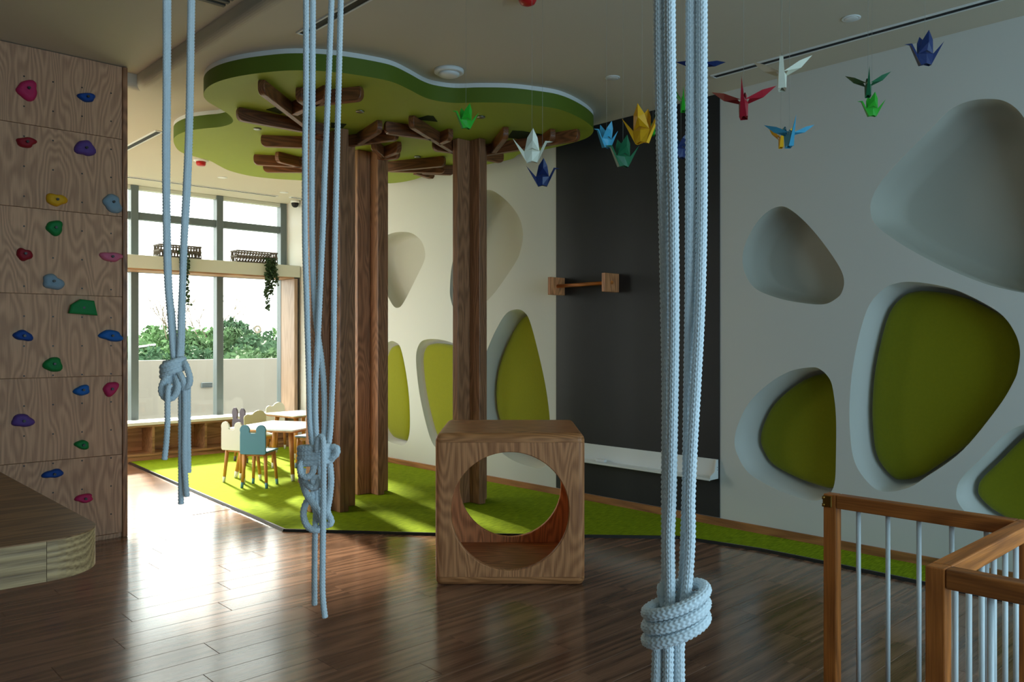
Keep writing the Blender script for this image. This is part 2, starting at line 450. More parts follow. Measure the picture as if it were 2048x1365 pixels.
def inset(pts, e):
    """shrink an outline towards its inside by e metres"""
    P = np.array(pts); T = np.roll(P, -1, 0) - np.roll(P, 1, 0); T /= np.linalg.norm(T, axis=1)[:, None] + 1e-9
    area = 0.5 * np.sum(P[:, 0] * np.roll(P[:, 1], -1) - np.roll(P[:, 0], -1) * P[:, 1])
    N = np.stack([-T[:, 1], T[:, 0]], 1) * (1 if area > 0 else -1)
    c = P.mean(0); Q = P + N * e
    return [tuple(q) for q in Q]

def layers(rows, cap=True):
    """stack of equal-length outlines (x, [(y,z)..]) skinned into a surface"""
    bm = bmesh.new(); R = []
    for X, o in rows:
        R.append([bm.verts.new((X, y, z)) for y, z in o])
    n = len(R[0])
    for a, b_ in zip(R, R[1:]):
        for i in range(n):
            f = bm.faces.new((a[i], b_[i], b_[(i + 1) % n], a[(i + 1) % n])); f.smooth = True
    if cap:
        f = bm.faces.new(R[-1]); f.smooth = True
    bmesh.ops.recalc_face_normals(bm, faces=bm.faces)
    return bm
def scaled(pts, k):
    P = np.array(pts); c = P.mean(0)
    return [tuple(q) for q in c + (P - c) * k]

CUSH = {'L1': 'narrow lime green wall cushion sunk low beside the far trunk',
        'L2': 'lime green wall cushion half hidden behind the right wooden trunk',
        'L3': 'tall pointed lime green wall cushion just left of the chalkboard',
        'R3': 'olive green wall cushion just right of the chalkboard above the railing post',
        'R4': 'largest olive green wall cushion on the right wall',
        'R5': 'olive green wall cushion behind the wooden railing at the right edge'}
for k, (px, D, green) in REC.items():
    o = OUT[k]
    if green:
        rows = [(XW, o), (XW + 0.012, inset(o, 0.004)), (XW + D, inset(o, 0.02))]
        r = obj('recess', layers(rows), M['wall'], wall_right)
        size = min(max(p[0] for p in o) - min(p[0] for p in o), max(p[1] for p in o) - min(p[1] for p in o))
        base = inset(o, 0.048)
        th = min(0.10, D - 0.03)
        crow = [(XW + D - 0.004, inset(o, 0.062)), (XW + D - 0.2 * th, inset(o, 0.05)), (XW + D - 0.5 * th, base)]
        for t, q in ((0.7, 0.985), (0.85, 0.955), (0.94, 0.90), (1.0, 0.80), (1.04, 0.6), (1.06, 0.3)):
            crow.append((XW + D - t * th, scaled(base, q)))
        c = obj('wall_cushion', layers(crow), M['cushion'])
        tag(c, CUSH[k], 'cushion', 'green cushions sunk into the right wall')
    else:
        rows = [(XW, o), (XW + 0.010, inset(o, 0.003))]
        for a in range(1, 9):
            t = a / 8 * math.pi / 2
            q = 1 - 0.20 * (1 - math.cos(t))
            rows.append((XW + D * (0.40 + 0.60 * math.sin(t)) if a else 0, scaled(inset(o, 0.006), q)))
        rows.append((XW + D * 1.01, scaled(inset(o, 0.006), 0.4)))
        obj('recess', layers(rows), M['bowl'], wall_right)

# baseboard
y1 = YG; 
struct('baseboard_right', box((XW - 0.016, YN, 0.0), (XW, YF, 0.075), 0.003, 1), M['skirt'])

# chalkboard on the wall
yb0, yb1 = on_x(1440, 700).y, on_x(1113, 700).y
cb = obj('chalkboard', box((XW - 0.006, yb0, 0.078), (XW - 0.0002, yb1, H2 - 0.002)), M['chalk'])
tag(cb, 'black full-height chalkboard panel on the right wall', 'chalkboard')

# white tray below the chalkboard
ty0, ty1 = yb0 + 0.01, on_x(1135, 700).y
zt = on_x(1439, 917).z
tr = empty('chalk_tray', (XW - 0.006, ty0, zt - 0.16)); tag(tr, 'long white metal chalk tray mounted low on the black chalkboard', 'tray')
W_ = ty1 - ty0
obj('back_plate', box((-0.008, 0, 0.0), (-0.0002, W_, 0.15), 0.002, 1), M['white'], tr)
obj('ledge', box((-0.11, 0, 0.0), (-0.008, W_, 0.012), 0.003, 1), M['white'], tr)
obj('front_lip', box((-0.118, 0, -0.004), (-0.11, W_, 0.014), 0.003, 1), M['white'], tr)
obj('end_plate', prism([(-0.008, 0.012), (-0.008, 0.15), (-0.03, 0.15), (-0.05, 0.06), (-0.11, 0.03), (-0.11, 0.012)], 0.0, 0.006, 'y'), M['white'], tr)
for z in (0.07, 0.09): obj('screw', cyl((-0.0155, 0.0, z), (-0.0155, -0.002, z), 0.004, n=8), M['steel'], tr)
p = on_x(1212, 905)
ck = obj('chalk_eraser', box((-0.02, -0.05, 0), (0.02, 0.05, 0.025), 0.006, 2), M['white'], None, (XW - 0.065, p.y, zt - 0.16 + 0.0121))
tag(ck, 'small white eraser lying on the chalk tray', 'eraser')

# wooden dowel holder across the chalkboard edge
ya, yb_ = on_x(1128, 573).y, on_x(1236, 568).y
za = on_x(1128, 573).z; zb_ = on_x(1236, 568).z
zm = (za + zb_) / 2
rh = empty('paper_roll_holder', (XW - 0.006, (ya + yb_) / 2, zm)); tag(rh, 'wooden paper roll holder with two square blocks and a dowel on the chalkboard', 'roll holder')
for yy in (ya, yb_):
    dy = yy - (ya + yb_) / 2
    obj('block', box((-0.19, dy - 0.018, -0.08), (-0.0002, dy + 0.018, 0.08), 0.003, 1), M['oak'], rh)
obj('dowel', cyl((-0.10, (yb_ - ya) / 2 - 0.024, 0), (-0.10, (ya - yb_) / 2 + 0.018, 0), 0.016, n=14), M['rail_y'], rh)

# ------------------------------------------------------------------ CEILING
struct('ceiling', prism([(XL - 0.2, YN - 0.2), (XW + 0.5, YN - 0.2), (XW + 0.5, YG + 0.1), (XS - 0.2, YG + 0.1), (XS - 0.2, YC + 0.2), (XL - 0.2, YC + 0.2)], H1, H1 + 0.15), M['ceil'])
bm = prism([(XB, YN - 0.2), (XW + 0.45, YN - 0.2), (XW + 0.45, YG + 0.1), (XS - 0.2, YG + 0.1), (XS - 0.2, YB), (XB, YB)], H2, H1 - 0.0005)
bm.edges.ensure_lookup_table()
be = [e for e in bm.edges if all(abs(v.co.z - H2) < 1e-4 for v in e.verts) and (all(abs(v.co.x - XB) < 1e-4 for v in e.verts) or all(abs(v.co.y - YB) < 1e-4 for v in e.verts))]
bmesh.ops.bevel(bm, geom=be, offset=0.05, segments=6, affect='EDGES', profile=0.5)
for f in bm.faces: f.smooth = False
low = struct('ceiling', bm, M['ceil'])

# other walls of the room
struct('wall_left', box((XL - 0.2, YN - 0.2, 0), (XL, YC + 0.118, H1)), M['wall'])
near = bmesh.new()
add_box(near, (XL, YN - 0.2, 0), (NWX0, YN, H1)); add_box(near, (NWX1, YN - 0.2, 0), (XW + 0.45, YN, H1))
add_box(near, (NWX0, YN - 0.2, 0), (NWX1, YN, NWZ0)); add_box(near, (NWX0, YN - 0.2, NWZ1), (NWX1, YN, H1))
struct('wall_near', near, M['wall'])
sw = bmesh.new()
add_box(sw, (XS - 0.2, YC + 0.119, 0), (XS, SY0, H2)); add_box(sw, (XS - 0.2, SY1, 0), (XS, YG - 0.061, H2))
add_box(sw, (XS - 0.2, SY0, 0), (XS, SY1, SZ0)); add_box(sw, (XS - 0.2, SY0, SZ1), (XS, SY1, H2))
struct('wall_side', sw, M['wall'])
w3 = empty('window_3', (XS - 0.1, (SY0 + SY1) / 2, SZ0)); tag(w3, kind='structure')
hs, hv = (SY1 - SY0) / 2, SZ1 - SZ0
for k in range(2):
    ya_, yb2 = -hs + k * hs, -hs + (k + 1) * hs
    obj('pane', box((-0.004, ya_ + 0.03, 0.03), (0.004, yb2 - 0.03, hv - 0.03)), M['glass'], w3)
    obj('frame_post', box((-0.03, ya_, 0), (0.03, ya_ + 0.03, hv)), M['alu'], w3)
    obj('frame_post', box((-0.03, yb2 - 0.03, 0), (0.03, yb2, hv)), M['alu'], w3)
obj('frame_rail', box((-0.03, -hs, 0), (0.03, hs, 0.03)), M['alu'], w3)
obj('frame_rail', box((-0.03, -hs, hv - 0.03), (0.03, hs, hv)), M['alu'], w3)
w2 = empty('window_2', ((NWX0 + NWX1) / 2, YN - 0.1, NWZ0)); tag(w2, kind='structure')
hw = (NWX1 - NWX0) / 2; hh = NWZ1 - NWZ0
for k in range(3):
    xa, xb_ = -hw + k * 2 * hw / 3, -hw + (k + 1) * 2 * hw / 3
    obj('pane', box((xa + 0.03, -0.004, 0.03), (xb_ - 0.03, 0.004, hh - 0.03)), M['glass_blue'], w2)
    obj('frame_post', box((xa, -0.03, 0), (xa + 0.03, 0.03, hh)), M['alu'], w2)
    obj('frame_post', box((xb_ - 0.03, -0.03, 0), (xb_, 0.03, hh)), M['alu'], w2)
obj('frame_rail', box((-hw, -0.03, 0), (hw, 0.03, 0.03)), M['alu'], w2)
obj('frame_rail', box((-hw, -0.03, hh - 0.03), (hw, 0.03, hh)), M['alu'], w2)

# ------------------------------------------------------------------ CLIMBING WALL
cw = struct('wall_climbing', box((XL, YC + 0.02, 0), (XC - 0.005, YC + 0.118, H1)), M['ply'])
zs = [0.035, 0.61, 1.19, 1.77, 2.36, 2.93, H1 - 0.004]
for xa, xb_ in ((0.78, XC - 0.035), (-0.45, 0.777), (-1.68, -0.453)):
    for z0, z1 in zip(zs, zs[1:]):
        obj('panel', box((-(xb_ - xa) / 2, -0.02, 0.0015), ((xb_ - xa) / 2, 0, z1 - z0 - 0.0015), 0.002, 1), M['ply'], cw, ((xa + xb_) / 2, YC + 0.0195, z0))
obj('edge_board', box((-0.017, -0.03, 0), (0.017, 0.1, H1 - 0.006), 0.003, 1), M['oak_dark'], cw, (XC - 0.016, YC + 0.018, 0))
obj('foot_board', box((-1.0, -0.024, 0), (1.0, 0, 0.034), 0.002, 1), M['ply'], cw, (0.95, YC + 0.0195, 0))
bm = bmesh.new()
cols = [on_y(x, 700, YC).x for x in (48, 106, 164, 222)]
cols += [2 * cols[0] - cols[1], 3 * cols[0] - 2 * cols[1]]
for cx_ in cols:
    for k in range(16):
        add_cyl(bm, (cx_, YC - 0.001, 0.18 + k * 0.205), (cx_, YC + 0.002, 0.18 + k * 0.205), 0.006, n=8)
tag(obj('bolt_hole', bm, M['bolt'], cw), kind='stuff')

def hold_mesh(seed, sx, sz, depth, style):
    rnd = random.Random(seed); bm = bmesh.new()
    if style == 'wedge':
        pts = [(-0.5, -0.35), (-0.42, 0.15), (-0.1, 0.5), (0.38, 0.42), (0.5, -0.45)]
        bm = prism([(a * sx, b_ * sz) for a, b_ in pts], 0, -depth, 'y', 0.012, 2)
        return bm
    bmesh.ops.create_icosphere(bm, subdivisions=3, radius=1)
    ph = [rnd.uniform(0, 6.28) for _ in range(6)]
    for v in bm.verts:
        p = v.co.copy()
        a = math.atan2(p.z, p.x)
        r = 1 + 0.14 * math.sin(2 * a + ph[0]) + 0.10 * math.sin(3 * a + ph[1]) + 0.05 * math.sin(5 * a + ph[2])
        if style == 'drop': r *= 1 + 0.22 * math.sin(a) * -1 if p.z < 0 else 0.95
        if style == 'bar': r *= 1.0
        q = 0.5 if p.y > 0 else 1
        dish = 1 - 0.35 * max(0, (-p.y - 0.75)) / 0.25
        v.co = Vector((p.x * r * sx / 2, min(0, p.y) * depth * dish + 0.0, p.z * r * sz / 2))
    bmesh.ops.dissolve_degenerate(bm, dist=1e-5, edges=bm.edges)
    return bm
HC = {'pink': (196, 42, 96), 'blue': (20, 70, 150), 'red': (150, 24, 40), 'purple': (96, 66, 140), 'yellow': (226, 168, 24), 'lightblue': (140, 164, 180),
      'green': (20, 128, 62), 'rose': (216, 110, 140), 'bright_blue': (24, 100, 180)}
HM = {k: mat('hold_' + k, srgb(*v), 0.55, 0.3, noise=0.1, nscale=80, bump=0.3, bscale=500) for k, v in HC.items()}
HOLDS = [(55,178,'pink',26,26,'drop','pink climbing hold at the very top of the climbing wall'),
 (173,195,'blue',20,16,'bar','dark blue climbing hold near the top right of the climbing wall'),
 (52,285,'red',24,16,'bar','oval dark red climbing hold below the top pink one'),
 (170,297,'purple',24,28,'round','large purple climbing hold in the upper right of the climbing wall'),
 (112,400,'yellow',24,22,'round','yellow climbing hold, the only yellow one'),
 (224,405,'lightblue',26,26,'drop','pale blue climbing hold by the edge, right of the yellow one'),
 (109,456,'green',24,22,'round','green climbing hold just below the yellow one'),
 (48,508,'red',18,20,'drop','small pointed red climbing hold at the left, below the yellow one'),
 (222,514,'rose',28,18,'bar','flat light pink climbing hold by the wall edge at mid height'),
 (105,563,'lightblue',26,24,'drop','pale grey-blue climbing hold in the middle of the climbing wall'),
 (164,616,'green',38,28,'wedge','flat green wedge-shaped climbing hold'),
 (46,672,'blue',24,18,'bar','dark blue climbing hold at the left, level with the knotted rope'),
 (222,672,'bright_blue',32,20,'bar','wide bright blue climbing hold by the wall edge'),
 (106,728,'green',22,26,'drop','round green climbing hold below the middle of the climbing wall'),
 (164,780,'bright_blue',20,18,'drop','small blue climbing hold beside the low pink one'),
 (221,778,'pink',22,24,'round','round pink climbing hold by the edge, low on the climbing wall'),
 (45,842,'purple',26,24,'round','purple climbing hold low at the left of the climbing wall'),
 (164,890,'green',20,16,'bar','small dark green climbing hold above the counter corner'),
 (106,948,'blue',26,16,'bar','dark blue oval climbing hold just above the counter edge'),
 (168,997,'pink',28,14,'bar','flat pink climbing hold lowest on the climbing wall')]
for i, (x, y_, cname, w, h, st, lab) in enumerate(HOLDS):
    p = on_y(x, y_, YC); sc = p.length / F * 1.03
    root = empty('climbing_hold', (p.x, YC - 0.0005, p.z)); tag(root, lab, 'climbing hold', 'climbing holds on the climbing wall')
    r = obj('grip', hold_mesh(i, w * sc * 1.15, h * sc, 0.045, st), HM[cname], root, smooth=(st != 'wedge'))
    obj('bolt', cyl((0.002, -0.030, 0.0), (0.002, -0.0465, 0.0), 0.009, n=10), M['bolt'], root)

# ------------------------------------------------------------------ WINDOW WALL
def wx(px): return on_y(px, 600, YG).x
zbeam0, zbeam1 = on_y(438, 549, YF).z, on_y(438, 521, YF).z
ztr = on_y(438, 449, YG).z
zbench = on_y(400, 838, YF).z
mull = [0.78, 2.19, wx(436), wx(599) - 0.02]
mull[3] = min(mull[3], XW - 0.06)
mull[1] = wx(266)
mull[0] = mull[1] - (mull[2] - mull[1])
win = empty('window_1', (3.0, YG, 0)); tag(win, kind='structure')
for x in mull:
    obj('mullion', box((x - 3.0 - 0.045, -0.07, 0.02), (x - 3.0 + 0.045, 0.05, H2 - 0.002), 0.003, 1), M['alu'], win)
zrows = [0.05, zbeam0 + 0.02, ztr, H2 - 0.04]
obj('transom', box((mull[0] - 3.0, -0.05, ztr - 0.045), (mull[3] - 3.0, 0.04, ztr + 0.045), 0.003, 1), M['alu'], win)
obj('transom', box((mull[0] - 3.0, -0.05, zbeam0 + 0.0), (mull[3] - 3.0, 0.04, zbeam0 + 0.09), 0.003, 1), M['alu'], win)
obj('sill_rail', box((mull[0] - 3.0, -0.05, 0.0), (mull[3] - 3.0, 0.04, 0.06), 0.003, 1), M['alu'], win)
obj('head_rail', box((mull[0] - 3.0, -0.05, H2 - 0.05), (mull[3] - 3.0, 0.04, H2 - 0.001), 0.003, 1), M['cream'], win)
for a, b_ in zip(mull, mull[1:]):
    for z0, z1 in ((0.06, zbeam0), (zbeam0 + 0.09, ztr - 0.045), (ztr + 0.045, H2 - 0.05)):
        obj('pane', box((a + 0.045 - 3.0, -0.004, z0), (b_ - 0.045 - 3.0, 0.004, z1)), M['glass'], win)
fw = bmesh.new()
add_box(fw, (XS - 0.2, YG - 0.06, 0), (mull[0] - 0.045, YG + 0.1, H2)); add_box(fw, (mull[3] + 0.045, YG - 0.06, 0), (XW + 0.4, YG + 0.1, H2))
struct('wall_far', fw, M['wall'])

JX = XW - 0.10
bx0 = max(mull[0] - 0.2, XS + 0.01)
bshelf = empty('trim_1', ((bx0 + JX) / 2, YF, zbeam0)); tag(bshelf, kind='structure')
hx = (JX - bx0) / 2
obj('beam', box((-hx, 0, 0.018), (hx + 0.09, YG - YF - 0.075, zbeam1 - zbeam0), 0.006, 2), M['cream'], bshelf)
obj('soffit_board', box((-hx, 0.004, 0), (hx, YG - YF - 0.075, 0.0178)), M['shelfwood_x'], bshelf)
jamb = struct('trim_2', box((0, 0, 0), (0.05, YG - YF - 0.062, zbeam0 - zbench - 0.002), 0.003, 1), M['shelfwood_z'], loc=(JX, YF + 0.001, zbench + 0.001))
struct('trim_3', box((0, 0, 0), (0.012, 0.012, zbeam0 - zbench - 0.002)), M['black'], loc=(JX + 0.052, YF + 0.004, zbench + 0.001))

# bench with cubbies under the window
bench = empty('window_bench', ((bx0 + JX) / 2, YF, 0)); tag(bench, 'long low wooden bench with open cubbies and pale top under the window', 'bench')
bd = YG - YF - 0.08
obj('seat_top', box((-hx, -0.012, zbench - 0.035), (hx + 0.09, bd, zbench), 0.004, 2), M['white'], bench)
obj('seat_edge', box((-hx, -0.008, zbench - 0.06), (hx + 0.09, 0.03, zbench - 0.0352)), M['shelfwood_x'], bench)
obj('bottom_board', box((-hx, 0.0, 0.07), (hx + 0.09, bd, 0.095)), M['shelfwood_x'], bench)
obj('kick_board', box((-hx, 0.02, 0.0), (hx + 0.09, 0.04, 0.0698)), M['shelfwood_x'], bench)
obj('back_board', box((-hx, bd - 0.015, 0.0952), (hx + 0.09, bd, zbench - 0.0352)), M['shelfwood_x'], bench)
dv = [on_y(x, 870, YF).x for x in (307, 412)]
step = dv[1] - dv[0]
xx = dv[0] - 3 * step
while xx < JX:
    if xx > bx0:
        obj('divider', box((-0.014, 0.001, 0.0952), (0.014, bd - 0.0152, zbench - 0.0602)), M['shelfwood_x'], bench, (xx - (bx0 + JX) / 2, 0, 0))
    xx += step

# ------------------------------------------------------------------ baskets with trailing plants on the beam
def basket(x0, x1, py, label, vx, vlen, seed):
    pa, pb = on_y(x0, py, YF + 0.12), on_y(x1, py, YF + 0.12)
    L_ = pb.x - pa.x; Hb = 0.16; Wb = 0.2
    root = empty('hanging_planter', ((pa.x + pb.x) / 2, YF + 0.15, zbeam1)); tag(root, label, 'planter', 'planters on the beam across the window')
    for z in (0.002, 0.075, Hb - 0.02):
        for sx in (-1, 1):
            obj('band', box((sx * L_ / 2 - 0.005, -Wb / 2, z), (sx * L_ / 2 + 0.005, Wb / 2, z + 0.02)), M['basket'], root)
        for sy in (-1, 1):
            obj('band', box((-L_ / 2, sy * Wb / 2 - 0.005, z), (L_ / 2, sy * Wb / 2 + 0.005, z + 0.02)), M['basket'], root)
    bm = bmesh.new()
    n = 14
    for sy in (-1, 1):
        for i in range(n):
            a = -L_ / 2 + i * L_ / n; b_ = a + L_ / n
            add_cyl(bm, (a, sy * Wb / 2, 0.01), ((a + b_) / 2, sy * Wb / 2, Hb - 0.01), 0.006, n=5)
            add_cyl(bm, ((a + b_) / 2, sy * Wb / 2, Hb - 0.01), (b_, sy * Wb / 2, 0.01), 0.006, n=5)
    for sx in (-1, 1):
        for i in range(4):
            a = -Wb / 2 + i * Wb / 4; b_ = a + Wb / 4
            add_cyl(bm, (sx * L_ / 2, a, 0.01), (sx * L_ / 2, (a + b_) / 2, Hb - 0.01), 0.006, n=5)
            add_cyl(bm, (sx * L_ / 2, (a + b_) / 2, Hb - 0.01), (sx * L_ / 2, b_, 0.01), 0.006, n=5)
    obj('lattice', bm, M['basket'], root)
    obj('bottom', box((-L_ / 2, -Wb / 2, 0.0), (L_ / 2, Wb / 2, 0.004)), M['basket'], root)
    rnd = random.Random(seed); bm = bmesh.new()
    px = on_y(vx, py, YF).x - root.location.x
    def leaf(p, s):
        d = Vector((rnd.uniform(-1, 1), rnd.uniform(-1, 1), rnd.uniform(-0.8, 0.4))).normalized() * s
        n_ = d.cross(Vector((rnd.uniform(-1, 1), rnd.uniform(-1, 1), rnd.uniform(-1, 1)))).normalized() * s * 0.45
        v = [bm.verts.new(p), bm.verts.new(p + d * 0.5 + n_), bm.verts.new(p + d), bm.verts.new(p + d * 0.5 - n_)]
        bm.faces.new(v)
    for k in range(5):
        q = Vector((px + rnd.uniform(-0.05, 0.05), -0.06, Hb * 0.6)); L2 = vlen * (1 if k == 0 else rnd.uniform(0.3, 0.75)); s = 0
        pts = [q.copy()]
        q = Vector((q.x, -0.175 - rnd.uniform(0, 0.02), Hb * 0.3)); pts.append(q.copy())
        while s < L2:
            q = q + Vector((rnd.uniform(-0.010, 0.012), rnd.uniform(-0.005, 0.005), -0.03)); s += 0.03; pts.append(q.copy())
        for a, b_ in zip(pts, pts[1:]):
            add_cyl(bm, a, b_, 0.002, n=4, caps=False)
            for _ in range(11): leaf(a.lerp(b_, rnd.random()) + Vector((rnd.uniform(-.02, .02), rnd.uniform(-.012, .012), 0)), rnd.uniform(0.026, 0.046))
    tag(obj('vine', bm, M['leaf'], root), kind='stuff')
basket(315, 398, 510, 'dark lattice planter on the beam, left one behind the hanging rope', 367, 0.62, 3)
basket(470, 550, 518, 'dark lattice planter on the beam, right one with a long trailing vine', 540, 0.66, 8)

# ------------------------------------------------------------------ OUTSIDE
struct('terrace_floor', box((-6, 6.6, -0.25), (14, 15.2, -0.2001)), M['terrace'])
YP = 15.2
zp = on_y(400, 720, YP).z
par = struct('wall_parapet', box((-6, YP, -0.3), (16, YP + 0.25, zp)), M['concrete'])
q0, q1 = on_y(402, 766, YP), on_y(424, 775, YP)
vt = empty('wall_vent', ((q0.x + q1.x) / 2, YP - 0.0005, (q0.z + q1.z) / 2)); tag(vt, 'small dark rectangular vent on the pale parapet outside the window', 'vent')
ww, hh2 = (q1.x - q0.x) / 2, (q0.z - q1.z) / 2
obj('vent_frame', box((-ww, -0.03, -hh2), (ww, 0, hh2), 0.004, 1), M['alu'], vt)
for k in range(3): obj('slat', box((-ww * 0.92, -0.036, -hh2 * 0.8 + k * hh2 * 0.6), (ww * 0.92, -0.0302, -hh2 * 0.8 + k * hh2 * 0.6 + hh2 * 0.35)), M['black'], vt)
struct('ground', box((-120, 15.5, -9), (160, 160, -8)), mat('distant_scrub', srgb(90, 100, 60), 0.95, 0.05, noise=0.3, nscale=0.3))

TL = [mat('leaves_' + n_, srgb(*c), 0.8, 0.15, noise=0.35, nscale=0.8) for n_, c in (('fresh', (82, 112, 70)), ('olive', (72, 98, 64)), ('deep', (54, 80, 56)))]
M['bark'] = mat('grey_bark', srgb(120, 108, 94), 0.9, 0.1)
def tree(px, py, Y, rx, rz, mi, label, seed, bare=False):
    rng = np.random.default_rng(seed)
    top = on_y(px, py, Y)
    cz = top.z - rz
    root = empty('tree', (top.x, Y, -8.0)); tag(root, label, 'tree', 'trees beyond the parapet')
    base = cz + 8.0
    n = 9000
    # lumpy crown: leaves on a shell of several lobes
    lobes = [(np.array([rng.uniform(-.6, .6) * rx, rng.uniform(-.5, .5) * rx, rng.uniform(-.6, .35) * rz]), rng.uniform(.35, .6)) for _ in range(9)] + [(np.zeros(3), 0.75)]
    C_ = np.array([l[0] for l in lobes]); R_ = np.array([l[1] for l in lobes])
    k = rng.integers(0, len(lobes), n)
    u = rng.normal(size=(n, 3)); u /= np.linalg.norm(u, axis=1)[:, None]
    rad = R_[k] * rng.uniform(0.82, 1.06, n)
    P = C_[k] + u * np.stack([rad * rx, rad * rx, rad * rz], 1)
    s = rng.uniform(0.08, 0.19, n) * (Y / 36)
    a = rng.normal(size=(n, 3)); a /= np.linalg.norm(a, axis=1)[:, None]
    b_ = np.cross(a, rng.normal(size=(n, 3))); b_ /= np.linalg.norm(b_, axis=1)[:, None]
    V = np.stack([P - a * s[:, None], P + b_ * s[:, None] * .5, P + a * s[:, None], P - b_ * s[:, None] * .5], 1).reshape(-1, 3)
    V[:, 2] += base
    tag(obj('foliage', np_mesh('foliage', V, np.arange(4 * n).reshape(-1, 4), False), TL[mi], root), kind='stuff')
    # inner mass keeps the sky from showing through
    bm = bmesh.new()
    for c_, r_ in lobes:
        t0 = bmesh.ops.create_icosphere(bm, subdivisions=2, radius=1, matrix=Matrix.Translation((c_[0], c_[1], c_[2] + base)) @ Matrix.Diagonal((r_ * rx * .84, r_ * rx * .84, r_ * rz * .84, 1)))
    obj('crown', bm, TL[mi], root)
    bm = bmesh.new(); add_cyl(bm, (0, 0, 0), (0, 0, base), 0.25, 0.12, 8)
    obj('trunk', bm, M['bark'], root)
    if bare:
        bm = bmesh.new(); rnd = random.Random(seed)
        def twig(p, d, L_, r, lv):
            q = p + d * L_; add_cyl(bm, p, q, r, r * .6, 5, False)
            if lv:
                for _ in range(3):
                    e = (d + Vector((rnd.uniform(-.8, .8), rnd.uniform(-.6, .6), rnd.uniform(-.1, .5)))).normalized(); twig(q, e, L_ * rnd.uniform(.5, .75), r * .6, lv - 1)
        for _ in range(5):
            twig(Vector((rnd.uniform(-.5, .5) * rx, 0, base + rz * .5)), Vector((rnd.uniform(-.6, .6), 0, 1)).normalized(), rz * .42, 0.035, 3)
        obj('bare_twigs', bm, M['bark'], root)
TREES = [(283, 632, 34, 1.7, 2.4, 0, 'fresh green tree at the left edge of the window view', False),
 (325, 624, 44, 2.0, 3.2, 0, 'rounded fresh green tree behind the hanging rope', False),
 (372, 640, 37, 1.6, 2.5, 1, 'olive tree with a low crown and bare twigs above it', True),
 (415, 634, 50, 2.2, 3.4, 0, 'pale green tree just left of the window mullion', True),
 (462, 634, 40, 1.6, 2.6, 1, 'olive tree just right of the window mullion', False),
 (502, 628, 46, 2.2, 3.4, 2, 'tall deep green tree in the right window pane', False),
 (540, 634, 36, 1.9, 2.8, 2, 'deep green tree by the right wooden jamb', False),
 (582, 624, 52, 2.4, 3.4, 0, 'fresh green tree half hidden by the wooden jamb', False),
 (345, 676, 23.5, 1.2, 1.7, 2, 'low dark shrubby tree behind the rope knot', False),
 (418, 678, 29, 1.3, 1.7, 2, 'low dark shrubby tree just left of the mullion base', False),
 (486, 676, 24, 1.3, 1.7, 1, 'low olive shrubby tree right of the mullion', False),
 (552, 676, 30, 1.3, 1.8, 1, 'low olive shrubby tree above the parapet on the right', False),
 (280, 674, 28.6, 1.2, 1.7, 1, 'low shrubby tree in the lower left window corner', False)]
for i, (a, b_, Y, rx, rz, mi, lab, bare) in enumerate(TREES): tree(a, b_, Y, rx, rz, mi, lab, 20 + i, bare)
# street lamp beyond the parapet
YL = 24.0
pts = [on_y(273, 760, YL), on_y(273, 702, YL), on_y(285, 695, YL), on_y(298, 692, YL)]
sl = empty('street_lamp', (pts[0].x, YL, -8)); tag(sl, 'slim grey street lamp with a curved arm above the parapet', 'street lamp')
loc = lambda p: p - sl.location
pp = [(0, 0, 0)] + [tuple(loc(p)) for p in pts]
obj('pole', tube('pole', catmull(pp, 10), 0.04, 8, 0.15), M['steel'], sl)
e0, e1 = loc(pts[3]), loc(on_y(311, 691, YL))
obj('lamp_head', cyl(e0, e1, 0.03, 0.05, n=8), M['steel'], sl)
# white ring modelled in place of a lamp's reflection in the glass
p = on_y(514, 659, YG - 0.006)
ring = obj('ring_reflection', tube('ring', catmull([(0.042 * math.cos(t), 0, 0.042 * math.sin(t)) for t in np.linspace(0, 2 * math.pi, 17)], 4), 0.014, 8, 0.01), M['white'], None, (p.x, YG - 0.02, p.z))
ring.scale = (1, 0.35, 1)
tag(ring, 'small white ring standing for a lamp reflection in the right window pane', 'ring')

# ------------------------------------------------------------------ CANOPY under the ceiling
CANOPY = [(347,283),(352,272),(375,262),(410,257),(440,254),(461,248),(466,240),(456,228),(435,215),(415,203),(407,190),(415,175),(440,162),(480,152),(530,145),(580,141),(640,142),(700,148),(760,158),(790,166),(820,180),(845,193),(870,201),(910,206),(960,205),(1020,206),(1070,211),(1115,218),(1150,231),(1178,248),(1187,262),(1172,277),(1130,290),(1085,300),(1040,308),(1024,318),(985,327),(935,337),(890,346),(850,353),(826,360),(800,365),(772,367),(690,367),(600,361),(550,358),(500,352),(460,342),(437,331),(420,322),(395,315),(370,308),(355,299)]
cpts = [on_z(x, y_, ZU) for x, y_ in CANOPY]
cpts = [(min(p.x, XW - 0.06), p.y) for p in cpts]
cc = [tuple(q) for q in catmull(cpts, 5, True)]
co = (4.0, 6.2)
cl = [(x - co[0], y_ - co[1]) for x, y_ in cc]
can = empty('tree_canopy', (co[0], co[1], ZU)); tag(can, 'large wavy green canopy panel under the ceiling above the wooden trunks', 'canopy')
n = len(cl)
bm = bmesh.new(); bm.faces.new([bm.verts.new((x, y_, 0)) for x, y_ in cl]); bmesh.ops.recalc_face_normals(bm, faces=bm.faces)
if bm.faces[0:1][0].normal.z > 0: bmesh.ops.reverse_faces(bm, faces=bm.faces)
bmesh.ops.triangulate(bm, faces=bm.faces)
obj('underside', bm, M['canopy'], can)
bm = bmesh.new()
A = [bm.verts.new((x, y_, 0)) for x, y_ in cl]; B = [bm.verts.new((x, y_, 0.112)) for x, y_ in cl]
for i in range(n):
    f = bm.faces.new((A[i], A[(i + 1) % n], B[(i + 1) % n], B[i])); f.smooth = True
